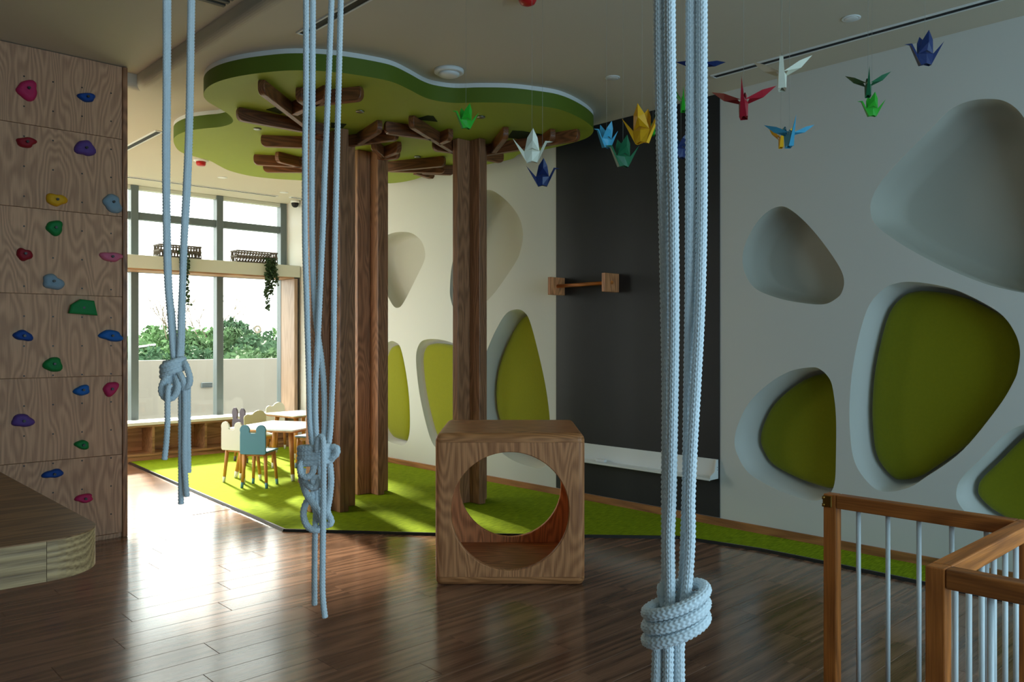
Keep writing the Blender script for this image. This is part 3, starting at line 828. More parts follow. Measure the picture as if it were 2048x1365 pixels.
bmesh.ops.recalc_face_normals(bm, faces=bm.faces)
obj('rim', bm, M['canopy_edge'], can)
bm = prism([tuple(q) for q in np.array(cl) * 0.999], 0.1122, H2 - ZU - 0.0003)
obj('white_base', bm, M['white'], can)
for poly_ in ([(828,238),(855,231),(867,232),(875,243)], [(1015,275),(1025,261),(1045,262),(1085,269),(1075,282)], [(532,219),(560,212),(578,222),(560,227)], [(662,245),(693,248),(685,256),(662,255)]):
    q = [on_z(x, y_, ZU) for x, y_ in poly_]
    obj('shade_plate', prism([(p.x - co[0], p.y - co[1]) for p in q], -0.004, -0.0005), M['canopy_dark'], can)  # thin dark plates standing for shaded openings in the canopy
for x, y_ in ((515, 257), (720, 222), (835, 313), (962, 233)):
    p = on_z(x, y_, ZU)
    obj('sprinkler_cap', lathe([(0.03, 0.0), (0.034, -0.004), (0.03, -0.010), (0.012, -0.012)], 16), M['steel'], can, (p.x - co[0], p.y - co[1], -0.0005))

# ------------------------------------------------------------------ TRUNKS with branches
def branch(root, a, b_):
    """board under the canopy between two pixel ends of its lower edge"""
    p, q = on_z(a[0], a[1], ZB), on_z(b_[0], b_[1], ZB)
    v = q - p; L_ = v.length; h = ZU - ZB - 0.0008; r = 0.045
    def arc(cx_, cz_, a0, a1):
        return [(cx_ + r * math.cos(math.radians(a0 + (a1 - a0) * i / 5)), cz_ + r * math.sin(math.radians(a0 + (a1 - a0) * i / 5))) for i in range(6)]
    r = min(r, L_ / 3)
    pts = arc(L_ - r, r, -90, 0) + arc(L_ - r, h - r, 0, 90) + [(0, h), (0, 0)]
    o = obj('branch', prism(pts, -0.024, 0.024, 'y', 0.004, 1), M['branch'], root, (p.x - root.location.x, p.y - root.location.y, ZB), (0, 0, math.atan2(v.y, v.x)))
def trunk(px, d, label, brs, a=0.17, t=0.036):
    l = (px - CX) / F * d
    root = empty('wooden_tree', (d * S + l * C, d * C - l * S, 0.0183)); tag(root, label, 'wooden tree', 'wooden trunks under the green canopy')
    top = ZU - 0.018 - 0.001
    obj('trunk_board', box((-a, -t, 0), (a, t, top), 0.006, 2), M['oak_dark'], root)
    obj('trunk_board', box((-t, t + 0.0003, 0), (t, a, top), 0.006, 2), M['oak_dark'], root)
    obj('trunk_board', box((-t, -a, 0), (t, -t - 0.0003, top), 0.006, 2), M['oak_dark'], root)
    for p, q in brs: branch(root, p, q)
trunk(662, 6.90, 'wooden trunk with cross-shaped post standing nearest, behind the middle rope',
      [((650,277),(474,246)), ((645,286),(522,193)), ((590,236),(655,204)), ((625,226),(597,207)), ((612,219),(725,207)), ((700,298),(795,285)), ((719,294),(760,269)), ((640,302),(522,298))], 0.215, 0.042)
trunk(742, 7.62, 'wooden cross-shaped trunk in the middle, beside the nearest trunk',
      [((734,334),(799,309)), ((766,321),(747,304)), ((752,327),(798,322)), ((770,348),(890,337)), ((780,348),(890,351)), ((845,352),(908,355)), ((830,353),(866,363)), ((728,346),(507,334)), ((640,350),(553,328)), ((728,350),(527,349))])
trunk(940, 7.20, 'wooden cross-shaped trunk standing apart on the right, behind the cube',
      [((910,313),(822,260)), ((863,285),(769,272)), ((880,294),(902,285)), ((920,313),(866,306)), ((965,317),(1158,286)), ((988,311),(1012,281)), ((1086,299),(1106,285)), ((965,324),(1005,331))])

# ------------------------------------------------------------------ WOODEN CUBE with round openings
def cube_thing():
    D = 4.77; p = on_z(1020, 1173); fwd = Vector((S, C, 0)); 
    W, Hc, Dp, hr, hz = 0.885, 0.90, 0.86, 0.35, 0.44
    root = empty('play_cube', (p + fwd * (Dp / 2))[:2] + (0.0,), -TH); tag(root, 'wooden play cube with rounded edges and large round openings front and back', 'play cube')
    s = 0.053
    def slab(z0, z1, name, zsoft):
        bm = box((-W / 2, -Dp / 2, z0), (W / 2, Dp / 2, z1))
        es_ = [e for e in bm.edges if all(abs(v.co.z - zsoft) < 1e-4 for v in e.verts)] + [e for e in bm.edges if abs(e.verts[0].co.z - e.verts[1].co.z) > 0.01]
        bmesh.ops.bevel(bm, geom=es_, offset=0.042, segments=6, affect='EDGES', profile=0.5)
        obj(name, bm, M['oak_x'], root)
    slab(Hc - s, Hc, 'top_panel', Hc); slab(0, s, 'bottom_panel', 0)
    def face(y0, y1, name):
        bm = bmesh.new(); N_ = 64; t = 0.003; x1, z0, z1 = W / 2 - 0.0005, s + 0.0008, Hc - s - 0.0008
        per = []
        hole = []
        for i in range(N_):
            a = 2 * math.pi * (i + 0.5) / N_
            c_, s_ = math.cos(a), math.sin(a)
            hole.append((hr * c_, hz + hr * s_))
            k = min(x1 / abs(c_) if abs(c_) > 1e-6 else 1e9, ((z1 - hz) if s_ > 0 else (hz - z0)) / abs(s_) if abs(s_) > 1e-6 else 1e9)
            per.append((k * c_, hz + k * s_))
        # snap corner points
        for cx_, cz_ in ((x1, z0), (x1, z1), (-x1, z0), (-x1, z1)):
            j = min(range(N_), key=lambda i: (per[i][0] - cx_) ** 2 + (per[i][1] - cz_) ** 2); per[j] = (cx_, cz_)
        ys = y0 if abs(y0) > abs(y1) else y1       # outer side
        sg = 1 if ys > 0 else -1
        hole2 = [(x * 1.012, hz + (z - hz) * 1.012) for x, z in hole]
        def ringv(pts, y): return [bm.verts.new((x, y, z)) for x, z in pts]
        def outer(pts, y):
            return ringv(pts, y)
        # vertical corner rounding: outline x pulled back near the outer face
        pull = lambda pts, e: [((abs(x) - e) * (1 if x > 0 else -1) if abs(x) > W / 2 - 0.05 else x, z) for x, z in pts]
        yi = y1 if ys == y0 else y0
        seq = []
        R_ = 0.036
        for k in range(6):
            a = k / 5 * math.pi / 2
            seq.append(ringv(pull(per, R_ * (1 - math.sin(a))), ys - sg * R_ * (1 - math.cos(a))))
        seq.append(ringv(per, yi))
        inner = [ringv(hole2, ys), ringv(hole, ys - sg * 0.004), ringv(hole, yi + sg * 0.003), ringv(hole2, yi)]
        chain = inner[::-1] and [seq[-1]] + []
        allr = [seq[-1]] + seq[-2::-1] + inner + [seq[-1]]
        for A_, B_ in zip(allr, allr[1:]):
            for i in range(N_):
                bm.faces.new((A_[i], A_[(i + 1) % N_], B_[(i + 1) % N_], B_[i]))
        bmesh.ops.recalc_face_normals(bm, faces=bm.faces)
        return obj(name, bm, M['oak'], root)
    face(-Dp / 2 + 0.0, -Dp / 2 + 0.04, 'front_panel'); face(Dp / 2 - 0.04, Dp / 2, 'back_panel')
    for sx in (-1, 1):
        bm = box((min(sx * (W / 2 - 0.035), sx * W / 2), -Dp / 2 + 0.041, s + 0.0008), (max(sx * (W / 2 - 0.035), sx * W / 2), Dp / 2 - 0.041, Hc - s - 0.0008))
        obj('side_panel', bm, M['oak'], root)
cube_thing()

# ------------------------------------------------------------------ KIDS' CHAIRS AND TABLES
def arc2(cx_, cz_, r, a0, a1, n_=9, k=1.0):
    return [(cx_ + r * math.cos(math.radians(a0 + (a1 - a0) * i / (n_ - 1))), cz_ + k * r * math.sin(math.radians(a0 + (a1 - a0) * i / (n_ - 1)))) for i in range(n_)]
BACKS = {
 'bear': arc2(0.11, 0.02, 0.02, -90, 0, 4) + [(0.13, 0.175)] + arc2(0.082, 0.235, 0.05, -25, 205, 12) + [(0.022, 0.205), (-0.022, 0.205)] + arc2(-0.082, 0.235, 0.05, -25, 205, 12) + [(-0.13, 0.175)] + arc2(-0.11, 0.02, 0.02, 180, 270, 4),
 'bunny': arc2(0.11, 0.02, 0.02, -90, 0, 4) + arc2(0.09, 0.14, 0.04, 0, 60, 4) + arc2(0.078, 0.235, 0.056, -45, 225, 14, 1.3) + [(0.02, 0.175), (-0.02, 0.175)] + arc2(-0.078, 0.235, 0.056, -45, 225, 14, 1.3) + arc2(-0.09, 0.14, 0.04, 120, 180, 4) + arc2(-0.11, 0.02, 0.02, 180, 270, 4),
 'cloud': arc2(0.11, 0.02, 0.02, -90, 0, 4) + [(0.135, 0.15)] + arc2(0.045, 0.2, 0.088, -15, 150, 12) + arc2(-0.085, 0.2, 0.048, 60, 200, 8) + arc2(-0.11, 0.02, 0.02, 180, 270, 4),
}
def paint(name, c): return mat('chair_' + name, srgb(*c), 0.45, 0.35)
CH_ = {'teal': paint('teal', (84, 138, 160)), 'white': paint('white', (214, 216, 204)), 'cream': paint('cream', (188, 186, 158)), 'plum': paint('plum', (98, 90, 108)),
       'blue': paint('slate_blue', (96, 120, 162)), 'pink': paint('dusty_pink', (176, 126, 118))}
def chair(pos, face, kind, colour, label):
    root = empty('kids_chair', (pos[0], pos[1], 0.0188), face); tag(root, label, 'chair', "children's chairs around the tables")
    m = CH_[colour]; zs_ = 0.36
    sq = arc2(0.115, -0.115, 0.025, -90, 0, 4) + arc2(0.115, 0.115, 0.025, 0, 90, 4) + arc2(-0.125, 0.125, 0.015, 90, 180, 3) + arc2(-0.125, -0.125, 0.015, 180, 270, 3)
    obj('seat', prism(sq, zs_ - 0.018, zs_, 'z', 0.004, 1), m, root)
    obj('backrest', prism(BACKS[kind], -0.160, -0.1405, 'x', 0.003, 1), m, root, (0, 0, zs_ - 0.03))
    bm = bmesh.new()
    for lo, hi in (((-0.11, -0.11, 0), (0.11, -0.09, 0.035)), ((-0.11, 0.09, 0), (0.11, 0.11, 0.035)), ((-0.11, -0.09, 0), (-0.09, 0.09, 0.035)), ((0.09, -0.09, 0), (0.11, 0.09, 0.035))):
        add_box(bm, lo, hi)
    obj('apron', bm, M['legwood'], root, (0, 0, zs_ - 0.0535))
    for sx in (-1, 1):
        for sy in (-1, 1):
            t = 0.055 / (zs_ - 0.019)
            a = Vector((sx * 0.125, sy * 0.125, 0)); b2 = Vector((sx * 0.1, sy * 0.1, zs_ - 0.019)); mid = a.lerp(b2, t)
            lg = obj('leg', cyl(mid, b2, 0.0155, 0.019, 8), M['legwood'], root)
            obj('sock', cyl(a, mid, 0.0145, 0.0157, 8), m, lg)
def table(pos, rz, side, label):
    root = empty('kids_table', (pos[0], pos[1], 0.0188), rz); tag(root, label, 'table', 'low white tables in the play corner')
    h = side / 2; zt_ = 0.525
    sq = arc2(h - 0.03, -h + 0.03, 0.03, -90, 0, 5) + arc2(h - 0.03, h - 0.03, 0.03, 0, 90, 5) + arc2(-h + 0.03, h - 0.03, 0.03, 90, 180, 5) + arc2(-h + 0.03, -h + 0.03, 0.03, 180, 270, 5)
    obj('table_top', prism(sq, zt_ - 0.016, zt_, 'z', 0.003, 1), M['white'], root)
    obj('top_edge', prism([(x * .995, y_ * .995) for x, y_ in sq], zt_ - 0.03, zt_ - 0.0162), M['legwood'], root)
    for sx in (-1, 1):
        for sy in (-1, 1):
            a = Vector((sx * (h - 0.05), sy * (h - 0.05), 0)); b2 = Vector((sx * (h - 0.12), sy * (h - 0.12), zt_ - 0.0305)); mid = a.lerp(b2, 0.13)
            lg = obj('leg', cyl(mid, b2, 0.021, 0.028, 8), M['legwood'], root)
            obj('sock', cyl(a, mid, 0.019, 0.0213, 8), CH_['white'], lg)
R = math.radians
table((4.12, 8.0), R(30), 0.78, 'low white square table nearer the hanging rope, with a teal chair')
table((4.97, 9.2), R(8), 0.62, 'low white table further back near the window bench')
chair((3.62, 7.50), R(40), 'bear', 'teal', 'teal bear-eared kids chair with its back to the room, nearest chair')
chair((3.62, 7.89), R(25), 'bear', 'white', 'white bear-eared kids chair left of the near table')
chair((4.22, 8.74), R(-95), 'cloud', 'cream', 'cream cloud-backed kids chair behind the near table')
chair((4.30, 9.16), R(8), 'bunny', 'plum', 'dark plum bunny-eared kids chair by the window bench')
chair((4.60, 8.24), R(208), 'bear', 'blue', 'slate blue bear-eared kids chair on the right side of the near table')
chair((4.17, 7.36), R(115), 'bear', 'pink', 'dusty pink kids chair mostly hidden behind the rope knot')
chair((4.98, 9.72), R(-90), 'cloud', 'white', 'white cloud-backed kids chair behind the far table')

# ------------------------------------------------------------------ COUNTER at the left
zt2 = 0.92; th2 = 0.105
XP, YP2 = 0.715, 2.39
sl_ = empty('counter', (-0.9, 3.6, 0)); tag(sl_, 'thick wooden counter slab with a rounded corner at the left edge', 'counter')
def slab_outline(e=0.0, r=0.15):
    c = arc2(XP - r, YP2 + r, r - e, -90, 0, 12)
    return [(-2.6, YP2 + e)] + c + [(XP - e, 5.3), (-2.6, 5.3)]
off = lambda pts: [(x + 0.9, y_ - 3.6) for x, y_ in pts]
obj('slab', prism(off(slab_outline(0.021)), zt2 - th2 + 0.004, zt2 - 0.0005), M['slab_x'], sl_)
obj('top_veneer', prism(off(slab_outline(-0.0005)), zt2 + 0.0002, zt2 + 0.0035), M['slab_x'], sl_)
def band(p0, p1, z0, z1, thick, name, pts):
    bm = bmesh.new()
    T = []
    P = [Vector(p) for p in pts]
    for i, p in enumerate(P):
        a = P[max(0, i - 1)]; b_ = P[min(len(P) - 1, i + 1)]; t = (b_ - a).normalized(); n_ = Vector((-t.y, t.x))
        T.append((p, p + n_ * thick))
    rows_ = []
    for p, q in T:
        rows_.append([bm.verts.new((p.x, p.y, z0)), bm.verts.new((p.x, p.y, z1)), bm.verts.new((q.x, q.y, z1)), bm.verts.new((q.x, q.y, z0))])
    for a, b_ in zip(rows_, rows_[1:]):
        for k in range(4): bm.faces.new((a[k], b_[k], b_[(k + 1) % 4], a[(k + 1) % 4]))
    bm.faces.new(rows_[0]); bm.faces.new(rows_[-1][::-1])
    bmesh.ops.recalc_face_normals(bm, faces=bm.faces)
    return obj(name, bm, M['slab_edge'], sl_)
full = off(slab_outline(0.0))
cpx = on_z(93, 1084, zt2).x + 0.9
band(0, 0, zt2 - th2, zt2, 0.02, 'edge_band', [full[0], (cpx - 0.0006, full[0][1])])
band(0, 0, zt2 - th2, zt2, 0.02, 'edge_band', [(cpx + 0.0006, full[0][1])] + full[1:-1])
for y_ in (-0.7, 1.2):
    obj('support_leg', box((-1.3, y_ - 0.06, 0), (-1.18, y_ + 0.06, zt2 - th2 + 0.0035), 0.006, 2), M['oak'], sl_)
    obj('support_leg', box((-0.5, y_ - 0.06, 0), (-0.38, y_ + 0.06, zt2 - th2 + 0.0035), 0.006, 2), M['oak'], sl_)

# ------------------------------------------------------------------ RAILING at the right
ZR = 0.85; PW = 0.05
AX, AY0, AY1 = 3.08, 0.80, 1.46      # far section along Y
CX2 = 2.30                            # near section along Y
rl = empty('railing', (CX2, AY0, 0)); tag(rl, 'wooden safety railing with white metal rods at the lower right', 'railing')
rp = lambda lo, hi, m_, nm, bev=0.004: obj(nm, box((lo[0] - CX2, lo[1] - AY0, lo[2]), (hi[0] - CX2, hi[1] - AY0, hi[2]), bev, 2), m_, rl)
h = PW / 2
rp((AX - h, AY1 - h, 0), (AX + h, AY1 + h, ZR), M['rail_z'], 'post')
rp((AX - h, AY0 - h, 0), (AX + h, AY0 + h, ZR), M['rail_z'], 'post')
rp((CX2 - h, AY0 - h, 0), (CX2 + h, AY0 + h, ZR), M['rail_z'], 'post')
rp((CX2 - h, -1.2 - h, 0), (CX2 + h, -1.2 + h, ZR), M['rail_z'], 'post')
rp((AX - h, AY0 + h + 0.0005, ZR - 0.052), (AX + h, AY1 - h - 0.0005, ZR), M['rail_y'], 'top_rail')
rp((CX2 + h + 0.0005, AY0 - h, ZR - 0.052), (AX - h - 0.0005, AY0 + h, ZR), M['rail_x'], 'top_rail')
rp((CX2 - h, -1.2 + h + 0.0005, ZR - 0.052), (CX2 + h, AY0 - h - 0.0005, ZR), M['rail_y'], 'top_rail')
rp((AX - h, AY0 + h + 0.0005, 0.06), (AX + h, AY1 - h - 0.0005, 0.11), M['rail_y'], 'bottom_rail')
rp((CX2 + h + 0.0005, AY0 - h, 0.06), (AX - h - 0.0005, AY0 + h, 0.11), M['rail_x'], 'bottom_rail')
rp((CX2 - h, -1.2 + h + 0.0005, 0.06), (CX2 + h, AY0 - h - 0.0005, 0.11), M['rail_y'], 'bottom_rail')
M['rod'] = mat('white_rod', srgb(224, 230, 230), 0.3, 0.5)
def rod(x, y_): obj('rod', cyl((x - CX2, y_ - AY0, 0.1102), (x - CX2, y_ - AY0, ZR - 0.0522), 0.0085, n=12), M['rod'], rl)
for k in range(5): rod(AX, AY1 - h - 0.078 - k * 0.11)
for k in range(6): rod(CX2 + h + 0.10 + k * 0.11, AY0)
for k in range(16): rod(CX2, AY0 - h - 0.10 - k * 0.11)
# brass latch on the far post
lt = obj('latch', box((AX - h - 0.008 - CX2, AY1 - AY0 - 0.012, ZR - 0.05), (AX - h - 0.0003 - CX2, AY1 - AY0 + 0.024, ZR - 0.006), 0.002, 1), M['brass'], rl)
for z in (ZR - 0.014, ZR - 0.042): obj('hinge_pin', cyl((AX - h - 0.012 - CX2, AY1 - AY0 + 0.018, z - 0.006), (AX - h - 0.012 - CX2, AY1 - AY0 + 0.018, z + 0.006), 0.006, n=8), M['brass'], lt)

# ------------------------------------------------------------------ ROPES
def px_path(pts, d):
    """pixel polyline with an optional depth offset -> smooth world path"""
    q = [at(p[0], p[1], d + (p[2] if len(p) > 2 else 0.0)) for p in pts]
    return catmull([tuple(v) for v in q], 14)
def up_to(path, z):
    p = path[0]
    return np.concatenate([[[p[0], p[1], z]], path])
LAT = np.array([C, -S, 0]); FWD = np.array([S, C, 0])
def coil(cx_, cy, d, a, b_, turns, dz, tilt, t0=0.0):
    c = np.array(at(cx_, cy, d)); t = np.linspace(t0, t0 + turns * 2 * math.pi, int(turns * 40))
    return c[None] + np.cos(t)[:, None] * LAT[None] * a - np.sin(t)[:, None] * FWD[None] * b_ + np.stack([0 * t, 0 * t, -dz * (t - t0) / (2 * math.pi) + tilt * np.cos(t)], 1)
def rope(name_label, d, strands, knots, tails, r, sides, step, braid):
    base = at(strands[0][0][0], 682, d)
    root = empty('climbing_rope', (base.x, base.y, 0)); tag(root, name_label, 'rope', 'knotted ropes hanging from the ceiling')
    def put(nm, path):
        o = obj(nm, tube(nm, path - np.array([base.x, base.y, 0])[None], r * (1.12 if nm == 'knot_loop' else 1.0), sides, step, braid), M['rope'], root)
    for s_ in strands: put('strand', up_to(px_path(s_, d), H1 - 0.02))
    for k in knots: put('knot_loop', k)
    for t_ in tails: put('tail', px_path(t_, d))
    obj('ceiling_plate', lathe([(0.10, 0.0), (0.10, -0.012), (0.06, -0.02), (0.02, -0.024)], 24), M['steel'], root, (0.0, 0.0, H1 - 0.0003))
BR = (14, 0.0100, 0.0019)
d3 = 1.62; r3 = 0.0106
rope('thick white braided rope hanging nearest, with a large coiled knot at its foot', d3,
     [[(1318,-20,.02),(1319,120,.02),(1323,300,.02),(1327,420,.025),(1331,600,.03),(1334,800,.035),(1333,950,.03),(1333,1080,.03),(1332,1180,.025),(1326,1260,.02),(1316,1300,.0),(1314,1420,.0)],
      [(1340,-20,0),(1341,120,0),(1344,300,0),(1347,450,0),(1348,650,0),(1345,850,0),(1342,1000,0),(1339,1080,-.005),(1340,1180,0),(1338,1270,.01),(1337,1420,.01)],
      [(1382,-20,.015),(1382,200,.015),(1381,400,.015),(1380,600,.015),(1377,800,.02),(1375,950,.02),(1371,1080,.015),(1366,1180,.015),(1360,1270,.02),(1356,1330,.02),(1355,1420,.02)],
      [(1404,-20,0),(1404,150,0),(1404,400,0),(1400,600,-.004),(1392,760,-.008),(1384,900,-.01),(1380,1000,-.012),(1380,1080,-.012),(1374,1170,-.008),(1362,1260,0),(1357,1340,0),(1358,1420,0)]],
     [coil(1352, 1186, d3, 0.058, 0.048, 3.0, 0.0275, 0.019, 4.3),
      px_path([(1330,1172,.03),(1325,1182,.02),(1332,1206,.03),(1350,1210,.05)], d3)],
     [[(1315,1290,.0),(1313,1350,.0),(1310,1450,.0),(1308,1560,.0)], [(1337,1280,-.014),(1336,1350,-.014),(1334,1450,-.014),(1336,1600,-.014)], [(1358,1280,-.004),(1359,1350,-.004),(1359,1440,-.004),(1356,1590,-.004)]],
     r3, 48, 0.0021, BR)
BR2 = (12, 0.0115, 0.0021)
d2 = 2.77; r2 = 0.0098
rope('white braided rope hanging in the middle, with tangled loops in its knot', d2,
     [[(612,-20),(612,180),(610,300),(610,480),(613,590),(616,700),(618,770),(620,841),(624,885),(628,920,.01)],
      [(626,-20,.01),(625,200,.01),(624,400,.01),(626,540,.015),(632,640,.02),(643,720,.02),(648,780,.015),(649,850,.01),(646,890,.01),(640,920,.01)],
      [(664,-20),(656,190),(649,360),(646,450),(641,560),(637,650),(634,710),(631,780),(631,830),(633,880),(636,910)],
      [(682,-20),(677,183),(673,350),(670,480),(668,600),(667,700),(664,790),(661,856),(657,890),(650,915,.01)]],
     [coil(632, 892, d2, 0.054, 0.044, 3.6, 0.0165, 0.002, 0.4),
      px_path([(648,905,.02),(663,895,-.02),(674,898,-.03),(672,910,-.03),(660,918,-.02),(646,922,.02)], d2),
      px_path([(612,918,-.02),(601,930,-.04),(603,948,-.045),(613,955,-.05),(624,948,-.05),(628,930,-.04),(628,915,-.02)], d2),
      px_path([(606,938,-.01),(605,952,-.02),(612,966,-.03),(620,974,-.05),(629,976,-.055),(637,970,-.055),(637,959,-.05),(629,957,-.05),(626,964,-.05),(630,966,-.05)], d2),
      px_path([(600,938,.01),(605,965,0),(614,991,-.02),(627,1010,-.035),(637,1023,-.035),(643,1038,-.02),(644,1050,.01)], d2),
      px_path([(622,994,.01),(611,1009,0),(607,1031,-.01),(614,1052,-.01),(627,1061,-.01),(639,1059,0),(646,1048,.01)], d2),
      px_path([(658,918,0),(661,940,0),(662,965,0),(659,996,0),(655,1022,0),(661,1038,-.01),(662,1047,-.015),(652,1051,-.01),(642,1046,0)], d2),
      px_path([(640,925,.01),(643,960,.01),(645,1000,.012),(648,1040,.01)], d2),
      px_path([(622,985,0),(626,1005,.01),(634,1030,0),(640,1042,0)], d2)],
     [[(634,905,-.06),(636,882,-.062),(641,874,-.065),(646,880,-.072),(647,905,-.078),(647,980,-.075),(646,1060,-.07),(645,1140,-.065),(645,1182,-.065),(647,1212,-.063),(650,1236,-.06)],
      [(634,950,.015),(634,980,.015),(632,1020,.01),(630,1066,0),(629,1140,0),(629,1211,0)]],
     r2, 36, 0.0026, BR2)
d1 = 2.95; r1 = 0.0098
rope('white braided rope hanging at the left in front of the window', d1,
     [[(331,-20),(331,180),(330,300),(331,440),(334,560),(338,610),(342,660),(346,705),(350,735)],
      [(337,-20,.012),(336,200,.012),(335,400,.012),(339,570,.012),(345,630,.012),(349,680,.012),(352,715,.012),(354,740,.012)],
      [(381,-20),(377,230),(372,360),(368,440),(364,560),(361,630),(360,680),(358,715),(356,740)],
      [(385,-20,.012),(381,230,.012),(376,380,.012),(370,480,.012),(366,590,.012),(365,660,.012),(363,710,.012),(360,740,.012)]],
     [coil(346, 721, d1, 0.036, 0.034, 2.9, 0.0165, 0.012, 3.4),
      px_path([(352,730,.02),(368,726,-.01),(376,742,-.02),(380,760,-.02),(376,773,-.02),(366,776,-.01),(358,768,.0)], d1),
      px_path([(344,745,-.02),(334,754,-.03),(325,768,-.03),(323,784,-.03),(331,797,-.03),(344,797,-.03),(353,786,-.03),(356,770,-.03),(352,755,-.02),(348,745,0)], d1),
      px_path([(350,745,.0),(343,758,-.015),(334,772,-.02),(333,786,-.015),(342,789,-.01),(350,776,-.012),(350,760,-.012),(346,748,0)], d1),
      px_path([(356,742,-.01),(362,752,-.025),(367,764,-.025),(368,780,-.01)], d1)],
     [[(340,770,-.045),(336,780,-.05),(335,810,-.05),(335,845,-.05),(333,880,-.05),(329,920,-.05)],
      [(362,760,.0),(362,830,.0),(362,920,.0),(362,1009,.0)], [(370,755,-.012),(370,830,-.012),(369,908,-.012),(371,960,-.012),(374,994,-.012)],
      [(376,765,.006),(376,850,.006),(377,946,.006)]],
     r1, 36, 0.0028, BR2)

# ------------------------------------------------------------------ CEILING FITTINGS
def disc(name, px, py, z, prof, m_, label, cat, group=None):
    p = on_z(px, py, z)
    root = empty(name, (p.x, p.y, z - 0.0004)); tag(root, label, cat, group)
    for nm, pr, mm in prof: obj(nm, lathe(pr, 24), mm, root)
disc('smoke_detector', 898, 140, H2, [('base_ring', [(0.105, 0), (0.105, -0.02), (0.095, -0.026)], M['white']), ('sensor_cover', [(0.075, -0.0262), (0.072, -0.04), (0.05, -0.046), (0.02, -0.047)], M['white'])], None, 'round white smoke detector on the ceiling beside the green canopy', 'smoke detector')
disc('alarm_beacon', 1055, -14, H2, [('base_ring', [(0.055, 0), (0.055, -0.02), (0.05, -0.025)], M['white']), ('dome', [(0.05, -0.0252), (0.05, -0.04), (0.04, -0.058), (0.02, -0.068), (0.005, -0.07)], M['red'])], None, 'red domed alarm beacon at the top edge of the ceiling', 'alarm')
disc('alarm_beacon', 402, 320, H2, [('base_ring', [(0.075, 0), (0.075, -0.012), (0.06, -0.02)], M['white']), ('dome', [(0.05, -0.0202), (0.048, -0.05), (0.04, -0.062), (0.01, -0.064)], M['red'])], None, 'red alarm beacon on a white base near the left end of the canopy', 'alarm')
for px, py, lab in ((1225, 155, 'small round downlight in the ceiling right of the canopy'), (1702, 36, 'small round downlight in the ceiling at the upper right'),
                    (445, 355, 'small round downlight in the ceiling near the window, left one'), (568, 385, 'small round downlight in the ceiling near the window, right one')):
    disc('downlight', px, py, H2, [('trim_ring', [(0.055, 0), (0.055, -0.004), (0.048, -0.006)], M['white']), ('lens', [(0.04, -0.0062), (0.036, -0.008), (0.01, -0.009)], M['white'])], None, lab, 'downlight', 'ceiling downlights')
p = on_y(590, 400, YF + 0.05)
cv = empty('security_camera', (p.x, p.y, H2 - 0.0004)); tag(cv, 'small dark dome camera on the ceiling at the window corner', 'camera')
obj('mount', lathe([(0.06, 0), (0.06, -0.03), (0.055, -0.035)], 20), M['white'], cv)
obj('dome', lathe([(0.05, -0.0352), (0.05, -0.05), (0.042, -0.075), (0.025, -0.092), (0.006, -0.097)], 20), M['black'], cv)
def slot(a, b_, z, w, label, lit=False, name='air_slot'):
    p, q = a, b_; v = q - p; L_ = v.length
    root = empty(name, (p.x, p.y, z - 0.0004), math.atan2(v.y, v.x)); tag(root, label, 'air vent')
    obj('slot', box((0, -w / 2, -0.006), (L_, w / 2, 0)), M['black'], root)
    for s_ in (-1, 1):
        obj('frame', box((-0.01, s_ * w / 2 - 0.012 if s_ < 0 else w / 2, -0.010), (L_ + 0.01, -w / 2 if s_ < 0 else w / 2 + 0.012, 0)), M['white'], root)
    for xx_ in (-0.012, L_): obj('frame_end', box((xx_, -w / 2, -0.010), (xx_ + 0.012, w / 2, 0)), M['white'], root)
V3 = Vector
slot(V3((5.06, -2.4, 0)), V3((5.06, on_z(1424, 150, H2).y, 0)), H2, 0.05, 'long dark air slot in the ceiling along the right wall')
a = on_z(604, 66, H2); slot(a, V3((a.x, a.y - 1.3, 0)), H2, 0.05, 'dark air slot in the ceiling above the middle rope')
a = on_z(318, 262, H2); slot(a, V3((a.x, a.y + 2.2, 0)), H2, 0.05, 'white framed air slot in the ceiling beside the climbing wall')
a = on_z(553, 392, H2); slot(V3((a.x, a.y, 0)), V3((a.x - 3.2, a.y, 0)), H2, 0.05, 'dark air slot in the ceiling along the window')
a = on_z(582, 394, H2); slot(V3((a.x, a.y, 0)), V3((a.x + 0.5, a.y, 0)), H2, 0.05, 'short dark air slot in the ceiling by the dome camera')
# grille in the raised ceiling
a = on_z(388, 4, H1); g = empty('ceiling_grille', (XB - 0.42, a.y - 0.55, H1 - 0.0004)); tag(g, 'dark slatted air grille in the raised ceiling at the top left', 'air grille')
g.location = (min(on_z(452, 14, H1).x, XB - 0.06) - 0.30, on_z(452, 14, H1).y - 0.30, H1 - 0.0004)
obj('backing', box((-0.3, -0.3, -0.004), (0.3, 0.3, 0)), M['black'], g)
for k in range(10): obj('slat', box((-0.3, -0.29 + k * 0.06, -0.016), (0.3, -0.262 + k * 0.06, -0.0042)), M['basket'], g)

